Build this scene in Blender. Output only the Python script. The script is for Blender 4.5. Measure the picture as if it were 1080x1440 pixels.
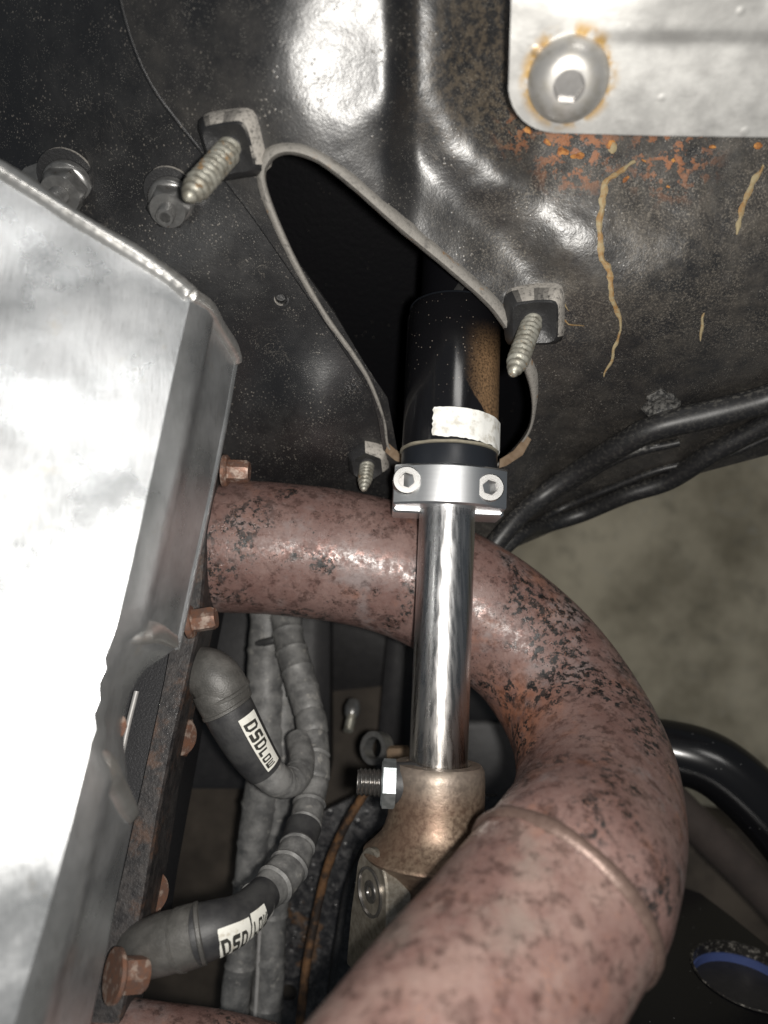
import bpy, math, random
import numpy as np
from mathutils import Vector, Matrix, noise, geometry
random.seed(7)
S = bpy.context.scene
for o in list(bpy.data.objects): bpy.data.objects.remove(o)

# ------------------------------------------------------------------ camera, world, lamps
CAMZ = 1.0                      # the lens is one metre above the workshop floor, looking down into the engine bay
F = 1040.0                      # focal length in photo pixels (26 mm equivalent)
cam = bpy.data.cameras.new('camera'); camo = bpy.data.objects.new('camera', cam)
S.collection.objects.link(camo); S.camera = camo
camo.location = (0, 0, CAMZ)
cam.sensor_fit = 'VERTICAL'; cam.sensor_height = 36.0; cam.sensor_width = 27.0; cam.lens = 26.0
cam.clip_start = 0.01; cam.clip_end = 20
cam.dof.use_dof = True; cam.dof.focus_distance = 0.248; cam.dof.aperture_fstop = 8.0

W = bpy.data.worlds.new('World'); S.world = W; W.use_nodes = True
W.node_tree.nodes['Background'].inputs[0].default_value = (0.80, 0.90, 1.0, 1)
W.node_tree.nodes['Background'].inputs[1].default_value = 0.07

def area(name, loc, target, size, power, col, shape='DISK', sy=None):
    l = bpy.data.lights.new(name, 'AREA'); l.shape = shape; l.size = size
    if sy: l.size_y = sy
    l.energy = power; l.color = col
    o = bpy.data.objects.new(name, l); S.collection.objects.link(o)
    o.location = loc
    o.rotation_euler = (Vector(target) - Vector(loc)).to_track_quat('-Z', 'Y').to_euler()
    return o
area('phone_flash', (0.011, -0.002, 1.004), (0.004, 0, 0.7), 0.008, 0.80, (1.0, 0.965, 0.91))
area('ceiling_lamp', (0.42, 1.16, 2.5), (0, 0, 0.7), 0.60, 5.0, (1.0, 0.97, 0.93), 'RECTANGLE', 0.34)

S.view_settings.view_transform = 'Standard'; S.view_settings.look = 'None'
S.view_settings.exposure = 0.18; S.view_settings.gamma = 1.0; S.view_settings.use_curve_mapping = False
S.render.engine = 'CYCLES'
S.cycles.use_denoising = True
S.cycles.max_bounces = 7; S.cycles.sample_clamp_indirect = 6

# ------------------------------------------------------------------ helpers
def P(u, v, d):                 # photo pixel (1080x1440) and depth in mm -> a point in metres
    d = d * 0.001
    return Vector(((u - 540) / F * d, (720 - v) / F * d, CAMZ - d))
def depth_plane(u, v, p0, n):   # depth in mm where the line of sight meets a plane
    r = Vector(((u - 540) / F, (720 - v) / F, -1.0))
    c = Vector((0, 0, CAMZ))
    return 1000 * (p0 - c).dot(n) / r.dot(n)
def sm(a, b, x):
    t = min(1, max(0, (x - a) / (b - a))); return t * t * (3 - 2 * t)
def ga(u, v, cu, cv, su, sv=None, rot=0):
    sv = sv or su; du, dv = u - cu, v - cv
    if rot:
        c, s = math.cos(rot), math.sin(rot); du, dv = c * du + s * dv, -s * du + c * dv
    return math.exp(-0.5 * ((du / su) ** 2 + (dv / sv) ** 2))
def nz(p, s): return noise.noise(Vector(p) * s)
def fbm(p, s, o=3):
    return sum(noise.noise(Vector(p) * s * 2 ** k + Vector((k * 7.1, 3.3 * k, 1.7))) / 2 ** k for k in range(o))

WLOC = {}
def thing(name, label, cat, loc, group=None):
    o = bpy.data.objects.new(name, None); S.collection.objects.link(o)
    o.empty_display_size = 0.01
    o.location = loc; o['label'] = label; o['category'] = cat
    if group: o['group'] = group
    WLOC[o.name] = Vector(loc); return o
def obj(name, vf, mat, parent=None, sharp=42, smooth=True, label=None):
    v, f = vf
    base = WLOC[parent.name] if parent else sum((Vector(x) for x in v), Vector()) / max(1, len(v))
    me = bpy.data.meshes.new(name)
    me.from_pydata([tuple(Vector(x) - base) for x in v], [], f); me.update()
    if smooth:
        me.polygons.foreach_set('use_smooth', [True] * len(me.polygons))
        if sharp: me.set_sharp_from_angle(angle=math.radians(sharp))
    me.materials.append(mat)
    o = bpy.data.objects.new(name, me); S.collection.objects.link(o)
    if parent: o.parent = parent
    else: o.location = base
    WLOC[o.name] = base
    if label: o['label'] = label
    return o
def tag(o, label, cat, group=None, kind=None):
    if label: o['label'] = label
    if cat: o['category'] = cat
    if group: o['group'] = group
    if kind: o['kind'] = kind
    return o
def solid(o, t, offset=-1):
    m = o.modifiers.new('thick', 'SOLIDIFY'); m.thickness = t; m.offset = offset; e = o.modifiers.new('split', 'EDGE_SPLIT'); e.split_angle = math.radians(50); return o
def join(*vfs):
    V, Fc = [], []
    for v, f in vfs:
        n = len(V); V += list(v); Fc += [tuple(i + n for i in q) for q in f]
    return V, Fc
def catmull(pts, n=8):
    pts = [Vector(p) for p in pts]
    if len(pts) < 3: return [pts[0].lerp(pts[-1], i / n) for i in range(n + 1)]
    e = [pts[0] * 2 - pts[1]] + pts + [pts[-1] * 2 - pts[-2]]
    out = []
    for i in range(1, len(e) - 2):
        a, b, c, d = e[i - 1:i + 3]
        for k in range(n):
            t = k / n
            out.append(0.5 * ((2 * b) + (c - a) * t + (2 * a - 5 * b + 4 * c - d) * t * t + (3 * b - a - 3 * c + d) * t ** 3))
    out.append(pts[-1]); return out
def interp(vals, n=8):
    v = [x[0] for x in catmull([Vector((x, 0, 0)) for x in vals], n)]; return v
class Path:                      # a swept centre line with radius; frames lean on one fixed vector
    def __init__(s, pts, rad, n=8, ref=(0, 0, 1)):
        s.p = catmull(pts, n)
        s.r = interp(rad, n) if isinstance(rad, (list, tuple)) else [rad] * len(s.p)
        s.r = s.r[:len(s.p)]
        s.t = []
        for i in range(len(s.p)):
            s.t.append((s.p[min(i + 1, len(s.p) - 1)] - s.p[max(i - 1, 0)]).normalized())
        s.n, s.b = [], []
        N = Vector(ref)
        for t in s.t:
            N = (N - t * N.dot(t)).normalized(); s.n.append(N.copy()); s.b.append(t.cross(N))
        s.len = [0]
        for i in range(1, len(s.p)): s.len.append(s.len[-1] + (s.p[i] - s.p[i - 1]).length)
    def at(s, f):
        x = f * (len(s.p) - 1); i = min(int(x), len(s.p) - 2); k = x - i
        L = lambda a: a[i] * (1 - k) + a[i + 1] * k
        return L(s.p), L(s.r), L(s.n).normalized(), L(s.b).normalized()
    def pt(s, f, th, off=0.0):
        p, r, n, b = s.at(f); return p + (n * math.cos(th) + b * math.sin(th)) * (r + off)
    def tube(s, seg=28, caps=True, disp=None, hollow=0):
        V, Fc = [], []
        m = len(s.p)
        for i in range(m):
            for j in range(seg):
                a = 2 * math.pi * j / seg
                dr = disp(s.len[i], a, i) if disp else 0
                V.append(s.p[i] + (s.n[i] * math.cos(a) + s.b[i] * math.sin(a)) * (s.r[i] + dr))
        for i in range(m - 1):
            for j in range(seg):
                k = (j + 1) % seg
                Fc.append((i * seg + j, i * seg + k, (i + 1) * seg + k, (i + 1) * seg + j))
        if caps:
            Fc.append(tuple(reversed(range(seg)))); Fc.append(tuple((m - 1) * seg + j for j in range(seg)))
        return V, Fc
    def wrap(s, f0, f1, a0, a1, nu=24, nv=12, off=0.0003, jag=0):
        V, Fc = [], []
        for i in range(nu + 1):
            for j in range(nv + 1):
                f = f0 + (f1 - f0) * i / nu
                if jag and i in (0, nu): f += jag * (random.random() - .5)
                V.append(s.pt(f, a0 + (a1 - a0) * j / nv, off))
        for i in range(nu):
            for j in range(nv):
                q = i * (nv + 1) + j; Fc.append((q, q + nv + 1, q + nv + 2, q + 1))
        return V, Fc
def frame(axis, up=(0, 1, 0)):
    a = Vector(axis).normalized(); u = Vector(up); u = (u - a * u.dot(a))
    if u.length < 1e-5: u = Vector((1, 0, 0)) - a * a.x
    u.normalize(); return a, u, a.cross(u)
def lathe(prof, p0, axis, seg=40, up=(0, 1, 0), fn=None, rot=0, cap0=True, cap1=True):
    """prof: (s, r) in metres along the axis; fn(s, angle, r) -> r"""
    a, u, w = frame(axis, up); p0 = Vector(p0); V, Fc = [], []
    for (s, r) in prof:
        for j in range(seg):
            t = 2 * math.pi * j / seg + rot
            rr = fn(s, t, r) if fn else r
            V.append(p0 + a * s + (u * math.cos(t) + w * math.sin(t)) * rr)
    m = len(prof)
    for i in range(m - 1):
        for j in range(seg):
            k = (j + 1) % seg; Fc.append((i * seg + j, i * seg + k, (i + 1) * seg + k, (i + 1) * seg + j))
    if cap0: Fc.append(tuple(reversed(range(seg))))
    if cap1: Fc.append(tuple((m - 1) * seg + j for j in range(seg)))
    return V, Fc
def box(c, X, Y, Z, bev=0.0):     # X, Y, Z half vectors, chamfered by bev (a share)
    c, X, Y, Z = map(Vector, (c, X, Y, Z))
    lx, ly, lz = X.length, Y.length, Z.length
    b = bev if bev else min(lx, ly, lz) * 0.12
    V, Fc = [], []
    prof = [(1, b), (1, 0), (1, 0), (1, b)]
    # four rings, the first and last pulled in
    for (z, inset) in ((-lz, b), (-lz + b, 0), (lz - b, 0), (lz, b)):
        for (x, y) in ((-1, -1), (1, -1), (1, 1), (-1, 1)):
            ex, ey = lx - inset, ly - inset
            q = [(x * (ex - b), y * ey), (x * ex, y * (ey - b))]
            if x * y > 0: q.reverse()
            for (px, py) in ([q[0], q[1]] if x * y < 0 else [q[0], q[1]]):
                V.append(c + X.normalized() * px + Y.normalized() * py + Z.normalized() * z)
    # order points of each ring by angle
    n = 8
    for k in range(4):
        ring = V[k * n:(k + 1) * n]
        ring.sort(key=lambda p: math.atan2((p - c).dot(Y) / ly / ly, (p - c).dot(X) / lx / lx))
        V[k * n:(k + 1) * n] = ring
    for k in range(3):
        for j in range(n):
            i = (j + 1) % n; Fc.append((k * n + j, k * n + i, (k + 1) * n + i, (k + 1) * n + j))
    Fc.append(tuple(reversed(range(n)))); Fc.append(tuple(3 * n + j for j in range(n)))
    return V, Fc
def hexhead(p0, axis, af, h, up=(0, 1, 0), rot=0.3, cham=0.16):
    """hexagon across flats af, height h, with chamfered top"""
    R = af / math.sqrt(3)
    a, u, w = frame(axis, up); V, Fc = [], []; seg = 36
    for (s, k) in ((0, 1), (h * .12, 1), (h * (1 - cham), 1), (h, .0)):
        for j in range(seg):
            t = 2 * math.pi * j / seg + rot
            tt = ((t - rot) % (math.pi / 3)) - math.pi / 6
            r = (af / 2) / math.cos(tt)
            if k == 0: r = min(r, af / 2 * 0.97); 
            if k == 1 and s > 0.5 * h: pass
            V.append(Vector(p0) + a * s + (u * math.cos(t) + w * math.sin(t)) * r)
    for i in range(3):
        for j in range(seg):
            k = (j + 1) % seg; Fc.append((i * seg + j, i * seg + k, (i + 1) * seg + k, (i + 1) * seg + j))
    Fc.append(tuple(reversed(range(seg)))); Fc.append(tuple(3 * seg + j for j in range(seg)))
    return V, Fc
def thread(p0, p1, r, pitch, depth, tip=0.0, seg=26, blunt=0.15, per=7):
    """a screw thread with a real helix from p0 to p1; tip: length of the pointed end"""
    p0, p1 = Vector(p0), Vector(p1); L = (p1 - p0).length; n = max(8, int(L / pitch * per))
    prof = []
    for i in range(n + 1):
        s = L * i / n; k = 1.0
        if tip and s > L - tip: k = blunt + (1 - blunt) * math.sqrt(max(0, (L - s) / tip)) 
        prof.append((s, r * k))
    def fn(s, t, rr):
        x = (s / pitch - t / (2 * math.pi)) % 1.0
        return max(0.0002, rr - depth * (1 - abs(2 * x - 1) ** 0.7 ) * (rr / r))
    return lathe(prof, p0, p1 - p0, seg, fn=fn)
def inside(poly, x, y):
    c = False; j = len(poly) - 1
    for i in range(len(poly)):
        xi, yi = poly[i]; xj, yj = poly[j]
        if (yi > y) != (yj > y) and x < (xj - xi) * (y - yi) / (yj - yi) + xi: c = not c
        j = i
    return c
def dense(poly, step, closed=True):
    out = []; n = len(poly)
    for i in range(n if closed else n - 1):
        a, b = poly[i], poly[(i + 1) % n]; L = math.hypot(b[0] - a[0], b[1] - a[1]); k = max(1, int(round(L / step)))
        for q in range(k): out.append((a[0] + (b[0] - a[0]) * q / k, a[1] + (b[1] - a[1]) * q / k))
    if not closed: out.append(poly[-1])
    return out
def smooth_loop(poly, n=6):
    m = len(poly); out = []
    for i in range(m):
        a, b, c, d = (Vector(poly[(i + k) % m]) for k in (-1, 0, 1, 2))
        for k in range(n):
            t = k / n
            q = 0.5 * ((2 * b) + (c - a) * t + (2 * a - 5 * b + 4 * c - d) * t * t + (3 * b - a - 3 * c + d) * t ** 3)
            out.append((q.x, q.y))
    return out
def sheet(outline, dfun, step=12, holes=()):
    """a sheet over an outline (photo pixels) that follows a depth function, with real openings"""
    out = dense(outline, step); hs = [dense(h, step * .6) for h in holes]
    pts = [Vector(p) for p in out]; edges = [(i, (i + 1) % len(out)) for i in range(len(out))]
    for h in hs:
        b = len(pts); pts += [Vector(p) for p in h]; edges += [(b + i, b + (i + 1) % len(h)) for i in range(len(h))]
    B = np.array([(p.x, p.y) for p in pts])
    x0, y0 = B.min(0); x1, y1 = B.max(0)
    G = []; y = y0 + step / 2; row = 0
    while y < y1:
        xs = np.arange(x0 + step / 2 + (step / 2 if row % 2 else 0), x1, step); G.append(np.stack([xs, np.full(len(xs), y)], 1))
        y += step * .87; row += 1
    G = np.concatenate(G) if G else np.zeros((0, 2))
    def inn(poly, Q):
        c = np.zeros(len(Q), bool); pa = np.array(poly); pb = np.roll(pa, 1, 0)
        for (xi, yi), (xj, yj) in zip(pa, pb):
            if yi == yj: continue
            c ^= ((yi > Q[:, 1]) != (yj > Q[:, 1])) & (Q[:, 0] < (xj - xi) * (Q[:, 1] - yi) / (yj - yi) + xi)
        return c
    if len(G):
        k = inn(out, G)
        for h in hs: k &= ~inn(h, G)
        G = G[k]; md = np.full(len(G), 1e9)
        for b in B: md = np.minimum(md, ((G - b) ** 2).sum(1))
        pts += [Vector((float(a), float(b))) for a, b in G[md > (step * .55) ** 2]]
    r = geometry.delaunay_2d_cdt(pts, edges, [], 0, 1e-4)
    V = [P(p.x, p.y, dfun(p.x, p.y)) for p in r[0]]
    Fc = []; C = np.array([(sum(r[0][i].x for i in f) / 3, sum(r[0][i].y for i in f) / 3) for f in r[2]])
    k = inn(out, C)
    for h in hs: k &= ~inn(h, C)
    for f, ok in zip(r[2], k):
        if not ok: continue
        pa, pb, pc = (r[0][i] for i in f[:3])
        if abs((pb - pa).cross(pc - pa)) > .02 * step * step: Fc.append(tuple(reversed(f)))
    # faces look towards the camera
    if Fc:
        a, b, c = (V[i] for i in Fc[0][:3])
        if (b - a).cross(c - a).dot(Vector((0, 0, CAMZ)) - a) < 0: Fc = [tuple(reversed(f)) for f in Fc]
    return V, Fc
def ribbon(path, width, dfun, lift=0.25, wob=0.3):
    """an uneven crust laid along a line on a surface (pixels), a little proud"""
    pts = dense(path, 4, False); V, Fc = [], []
    n = len(pts)
    for i, (u, v) in enumerate(pts):
        a = pts[max(0, i - 1)]; b = pts[min(n - 1, i + 1)]
        tx, ty = b[0] - a[0], b[1] - a[1]; L = math.hypot(tx, ty) or 1; nx, ny = -ty / L, tx / L
        f = i / (n - 1); w = width * (0.35 + 0.65 * math.sin(math.pi * min(1, f * 1.0 + .02)) ** .4)
        w *= 1 + wob * 1.6 * noise.noise(Vector((u * .09, v * .09, 2.0)))
        j = 3.0 * noise.noise(Vector((u * .06, v * .06, 9.0)))
        for k, h in ((-1, -.15), (-.45, 1), (.4, .8), (1, -.15)):
            x, y = u + nx * (w * k + j), v + ny * (w * k + j)
            V.append(P(x, y, dfun(x, y) - lift * h))
        if i:
            for k in range(3):
                q = (i - 1) * 4 + k; Fc.append((q, q + 1, q + 5, q + 4))
    return V, Fc

# ------------------------------------------------------------------ materials
class M:
    def __init__(s, name):
        s.m = bpy.data.materials.new(name); s.m.use_nodes = True; s.t = s.m.node_tree
        s.b = s.t.nodes['Principled BSDF']; s.geo = s.t.nodes.new('ShaderNodeNewGeometry'); s.pos = s.geo.outputs['Position']
    def put(s, sock, v):
        if isinstance(v, bpy.types.NodeSocket): s.t.links.new(v, sock)
        elif isinstance(v, (tuple, list)): sock.default_value = (*v, 1)[:4] if sock.type == 'RGBA' else v
        else: sock.default_value = v
    def vec(s, scale=(1, 1, 1), rot=(0, 0, 0)):
        n = s.t.nodes.new('ShaderNodeMapping'); s.t.links.new(s.pos, n.inputs[0])
        n.inputs['Scale'].default_value = scale; n.inputs['Rotation'].default_value = rot; return n.outputs[0]
    def noise(s, sc, det=4, ro=.6, vec=None, dist=0):
        n = s.t.nodes.new('ShaderNodeTexNoise'); s.put(n.inputs['Vector'], vec or s.pos)
        n.inputs['Scale'].default_value = sc; n.inputs['Detail'].default_value = det; n.inputs['Roughness'].default_value = ro
        n.inputs['Distortion'].default_value = dist; return n.outputs['Fac']
    def vor(s, sc, vec=None, feat='F1'):
        n = s.t.nodes.new('ShaderNodeTexVoronoi'); s.put(n.inputs['Vector'], vec or s.pos); n.inputs['Scale'].default_value = sc
        n.feature = feat; return n.outputs['Distance']
    def math(s, op, a, b=0.0, clamp=False):
        n = s.t.nodes.new('ShaderNodeMath'); n.operation = op; n.use_clamp = clamp; s.put(n.inputs[0], a); s.put(n.inputs[1], b); return n.outputs[0]
    def map(s, x, a, b, c=0.0, d=1.0):
        n = s.t.nodes.new('ShaderNodeMapRange'); s.put(n.inputs[0], x)
        for i, k in enumerate((a, b, c, d)): n.inputs[i + 1].default_value = k
        n.interpolation_type = 'SMOOTHSTEP'; return n.outputs[0]
    def mix(s, f, a, b):
        n = s.t.nodes.new('ShaderNodeMix'); n.data_type = 'RGBA'; s.put(n.inputs[0], f); s.put(n.inputs[6], a); s.put(n.inputs[7], b); return n.outputs[2]
    def near(s, p, r0, r1):      # 1 near a world point, fading between two radii
        n = s.t.nodes.new('ShaderNodeVectorMath'); n.operation = 'DISTANCE'; s.put(n.inputs[0], s.pos); n.inputs[1].default_value = p
        return s.map(n.outputs['Value'], r0, r1, 1.0, 0.0)
    def normal(s, i):
        n = s.t.nodes.new('ShaderNodeSeparateXYZ'); s.t.links.new(s.geo.outputs['True Normal'], n.inputs[0]); return n.outputs[i]
    def axis(s, i):
        n = s.t.nodes.new('ShaderNodeSeparateXYZ'); s.t.links.new(s.pos, n.inputs[0]); return n.outputs[i]
    def bump(s, h, st, dist, nrm=None):
        n = s.t.nodes.new('ShaderNodeBump'); n.inputs['Strength'].default_value = st; n.inputs['Distance'].default_value = dist
        s.put(n.inputs['Height'], h)
        if nrm: s.put(n.inputs['Normal'], nrm)
        return n.outputs[0]
    def out(s, col, rough=.5, metal=0.0, nrm=None, spec=.5, coat=0.0, coatr=.1, aniso=0.0):
        b = s.b; s.put(b.inputs['Base Color'], col); s.put(b.inputs['Roughness'], rough); s.put(b.inputs['Metallic'], metal)
        s.put(b.inputs['Specular IOR Level'], spec)
        s.put(b.inputs['Coat Weight'], coat); b.inputs['Coat Roughness'].default_value = coatr
        if aniso: b.inputs['Anisotropic'].default_value = aniso
        if nrm: s.put(b.inputs['Normal'], nrm); s.put(b.inputs['Coat Normal'], nrm)
        return s.m

def black_panel(name, right):
    m = M(name)
    big = m.noise(26, 5, .62); mid = m.noise(120, 5, .7); fine = m.noise(900, 3, .6); grit = m.noise(1900, 2, .5)
    film = m.math('MULTIPLY', m.map(big, .36, .72), m.map(mid, .1, .9))
    base = m.mix(film, (.009, .009, .010), (.058, .053, .047) if right else (.040, .039, .038))
    sp = m.vor(620); spk = m.math('MULTIPLY', m.map(sp, .10, .24, 1, 0), m.map(m.noise(75, 3), .44, .66))
    base = m.mix(m.math('MULTIPLY', spk, .75), base, (.21, .19, .165))
    sp2 = m.vor(1500); spk2 = m.math('MULTIPLY', m.map(sp2, .12, .28, 1, 0), m.map(m.noise(170, 3), .42, .6))
    base = m.mix(m.math('MULTIPLY', spk2, .7), base, (.20, .19, .17))
    # curled flakes of old paint
    fl = m.noise(210, 2, .4, m.vec((1, .45, 1), (0, 0, .5)), 2.5)
    flk = m.math('MULTIPLY', m.map(m.math('ABSOLUTE', m.math('SUBTRACT', fl, .5)), 0, .012, 1, 0), m.map(m.noise(48, 2), .56, .66))
    base = m.mix(m.math('MULTIPLY', flk, .5), base, (.20, .18, .155))
    rough = m.math('ADD', m.math('MULTIPLY', mid, .22), .30)
    h = m.math('ADD', m.math('MULTIPLY', fine, .35), m.math('ADD', m.math('MULTIPLY', spk, .5), m.math('MULTIPLY', grit, .18)))
    st = .22
    if right:
        # caked road dirt to the outside of the panel, and orange rust creeping out below the plate
        x = m.axis(0); yb = m.map(m.axis(1), .045, .085); dirt = m.math('MULTIPLY', m.map(x, .02, .075), m.map(m.noise(90, 7, .80), .34, .78))
        base = m.mix(m.math('MULTIPLY', m.math('MULTIPLY', dirt, m.math('ADD', .35, m.math('MULTIPLY', yb, .65))), .6), base, (.13, .110, .085))
        gr = m.math('MULTIPLY', m.map(m.noise(1500, 4, .7), .50, .62), m.map(m.noise(55, 4), .34, .56)); gr = m.math('MULTIPLY', gr, m.math('MULTIPLY', m.map(x, .005, .05), m.math('ADD', .15, m.math('MULTIPLY', yb, .85))))
        base = m.mix(m.math('MULTIPLY', gr, .55), base, (.24, .21, .17))
        cr = m.map(m.vor(330), 0, .35); 
        r1 = m.near(P(815, 200, 219), .005, .019); r2 = m.near(P(950, 208, 219), .003, .019); r3 = m.near(P(738, 178, 214), .002, .011)
        rr = m.math('MULTIPLY', m.math('MAXIMUM', m.math('MAXIMUM', r1, r2), r3), m.map(m.noise(260, 5, .65), .50, .58))
        base = m.mix(rr, base, m.mix(m.noise(420, 3), (.17, .055, .024), (.38, .16, .06)))
        warm = m.math('MULTIPLY', m.near(P(690, 90, 212), .012, .034), m.map(m.noise(420, 5, .7), .42, .6))
        base = m.mix(m.math('MULTIPLY', warm, .38), base, (.17, .13, .085))
        rough = m.math('ADD', rough, m.math('MULTIPLY', dirt, .10))
        h = m.math('ADD', h, m.math('MULTIPLY', m.math('MULTIPLY', m.noise(520, 4, .6), m.map(x, .015, .05)), .75)); st = .27
    return m.out(base, rough, 0, m.bump(h, st, .0008), 1.0, .34 if right else .3, .27)
MAT = {}
MAT['side'] = black_panel('side_panel_paint', False)
MAT['wall'] = black_panel('firewall_paint', True)

def mk_rim():
    m = M('dusty_rim'); n = m.noise(700, 4, .65)
    d = m.math('MULTIPLY', m.map(m.noise(110, 4, .7), .2, .42), m.map(n, .12, .52))
    c = m.mix(d, (.045, .043, .041), (.235, .222, .202))
    c = m.mix(m.math('MULTIPLY', m.map(m.noise(160, 3), .60, .70), .8), c, (.24, .13, .05))
    MAT['rim'] = m.out(c, .7, 0, m.bump(n, .5, .0006))
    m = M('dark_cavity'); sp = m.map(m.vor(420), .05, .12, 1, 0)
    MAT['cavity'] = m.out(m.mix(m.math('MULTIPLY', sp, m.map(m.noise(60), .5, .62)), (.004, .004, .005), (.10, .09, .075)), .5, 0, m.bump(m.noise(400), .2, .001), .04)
mk_rim()
def mk_dustclip():
    m = M('clip_black_dusty'); n = m.noise(900, 3)
    up = m.map(m.math('ADD', m.math('MULTIPLY', m.normal(1), .9), m.math('MULTIPLY', m.normal(0), .75)), .12, .34)       # dust lies on the faces that look up the bulkhead
    c = m.mix(m.math('MULTIPLY', up, m.map(n, .2, .55)), (.022, .022, .023), (.40, .375, .34))
    MAT['clip'] = m.out(c, .42, 0, m.bump(n, .35, .0005))
    m = M('zinc_screw'); n = m.noise(320, 4)
    c = m.mix(m.map(n, .40, .68), (.38, .37, .32), (.20, .185, .15))
    c = m.mix(m.map(m.noise(240, 3), .60, .70), c, (.36, .21, .09))
    MAT['screw'] = m.out(c, .42, .55, m.bump(m.noise(1500), .3, .0004))
    m = M('grey_flange_nut'); n = m.noise(500, 4)
    c = m.mix(m.map(n, .35, .65), (.23, .228, .224), (.30, .297, .29)); c = m.mix(m.map(m.noise(260), .64, .74), c, (.12, .07, .04))
    MAT['nut'] = m.out(c, .30, .75, m.bump(m.noise(1300), .10, .0003))
mk_dustclip()
def mk_header():
    for key, near in (('header', False), ('header2', True)):
        m = M('rusted_header' if not near else 'rusted_header_matt')
        n1 = m.noise(55, 5, .65); n2 = m.noise(620, 5, .7)
        c = m.mix(m.map(n1, .35, .68), (.146, .084, .073), (.198, .128, .113) if not near else (.215, .145, .125))
        c = m.mix(m.math('MULTIPLY', m.map(m.noise(45, 6, .62), .54, .70), .40 if near else .55), c, (.29, .125, .072))
        c = m.mix(m.math('MULTIPLY', m.map(n2, .40, .68), .18 if near else .36), c, (.10, .058, .053))
        c = m.mix(m.math('MULTIPLY', m.map(m.noise(48, 5, .65), .52, .68), .5), c, (.225, .205, .205) if not near else (.17, .145, .125))
        area_ = m.map(m.noise(42, 4, .6), .46, .57) if not near else m.map(m.noise(30, 3), .54, .64)
        if not near:
            inner = m.math('MULTIPLY', m.near(P(712, 1030, 255), .008, .030), m.map(m.noise(150, 5, .7), .35, .6))
            c = m.mix(m.math('MULTIPLY', inner, .65), c, (.30, .115, .055))
            area_ = m.map(m.math('ADD', m.noise(42, 4, .6), m.math('MULTIPLY', m.near(P(880, 960, 262), .020, .060), .07)), .505, .59)
        fl = m.math('MULTIPLY', m.map(m.noise(400, 8, .72), .50, .535), area_)
        fl2 = m.math('MULTIPLY', m.map(m.noise(1000, 4, .7), .60, .64), m.map(m.noise(50, 3), .50, .60))
        flk = m.math('MAXIMUM', fl, fl2)
        c = m.mix(flk if not near else m.math('MULTIPLY', flk, .14), c, (.018, .017, .017))
        sc = m.noise(260, 2, .5, m.vec((1, 1, 1), (0, 0, .6)), 3.0)
        scr = m.math('MULTIPLY', m.map(m.math('ABSOLUTE', m.math('SUBTRACT', sc, .5)), 0, .007, 1, 0), m.map(m.noise(42, 2), .54, .60))
        c = m.mix(m.math('MULTIPLY', scr, .7), c, (.40, .17, .08))
        rough = m.map(m.noise(300, 6, .75), .38, .62, .26, .66)
        h = m.math('ADD', m.math('MULTIPLY', n2, .6), m.math('MULTIPLY', flk, -.5))
        MAT[key] = m.out(c, rough, m.math('MULTIPLY', m.map(m.noise(230, 6, .75), .50, .60), .55), m.bump(h, .30, .0005), .6)
    m = M('header_weld'); n = m.noise(500, 4)
    MAT['hweld'] = m.out(m.mix(n, (.095, .060, .050), (.21, .145, .12)), .45, .4, m.bump(n, .4, .0007))
    m = M('rusty_bolt'); n = m.noise(430, 5, .7)
    c = m.mix(m.map(n, .34, .66), (.21, .105, .068), (.15, .095, .076)); c = m.mix(m.map(m.noise(300), .50, .64), c, (.34, .26, .215))
    MAT['rbolt'] = m.out(c, .45, .35, m.bump(n, .22, .0004))
    m = M('flange_black_rusting'); n = m.noise(240, 5, .7)
    c = m.mix(m.map(n, .35, .7), (.014, .013, .014), (.050, .044, .042)); c = m.mix(m.math('MULTIPLY', m.map(m.noise(75, 5, .7), .52, .66), .8), c, (.085, .048, .032))
    MAT['flange'] = m.out(c, .45, 0, m.bump(m.noise(800), .35, .0005))
    m = M('cast_head_black'); n = m.noise(1400, 3); sp = m.map(m.vor(1500), .1, .25, 1, 0)
    MAT['head'] = m.out(m.mix(m.math('MULTIPLY', sp, .5), (.012, .012, .014), (.12, .12, .13)), .5, 0, m.bump(n, .3, .0004))
mk_header()
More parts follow.
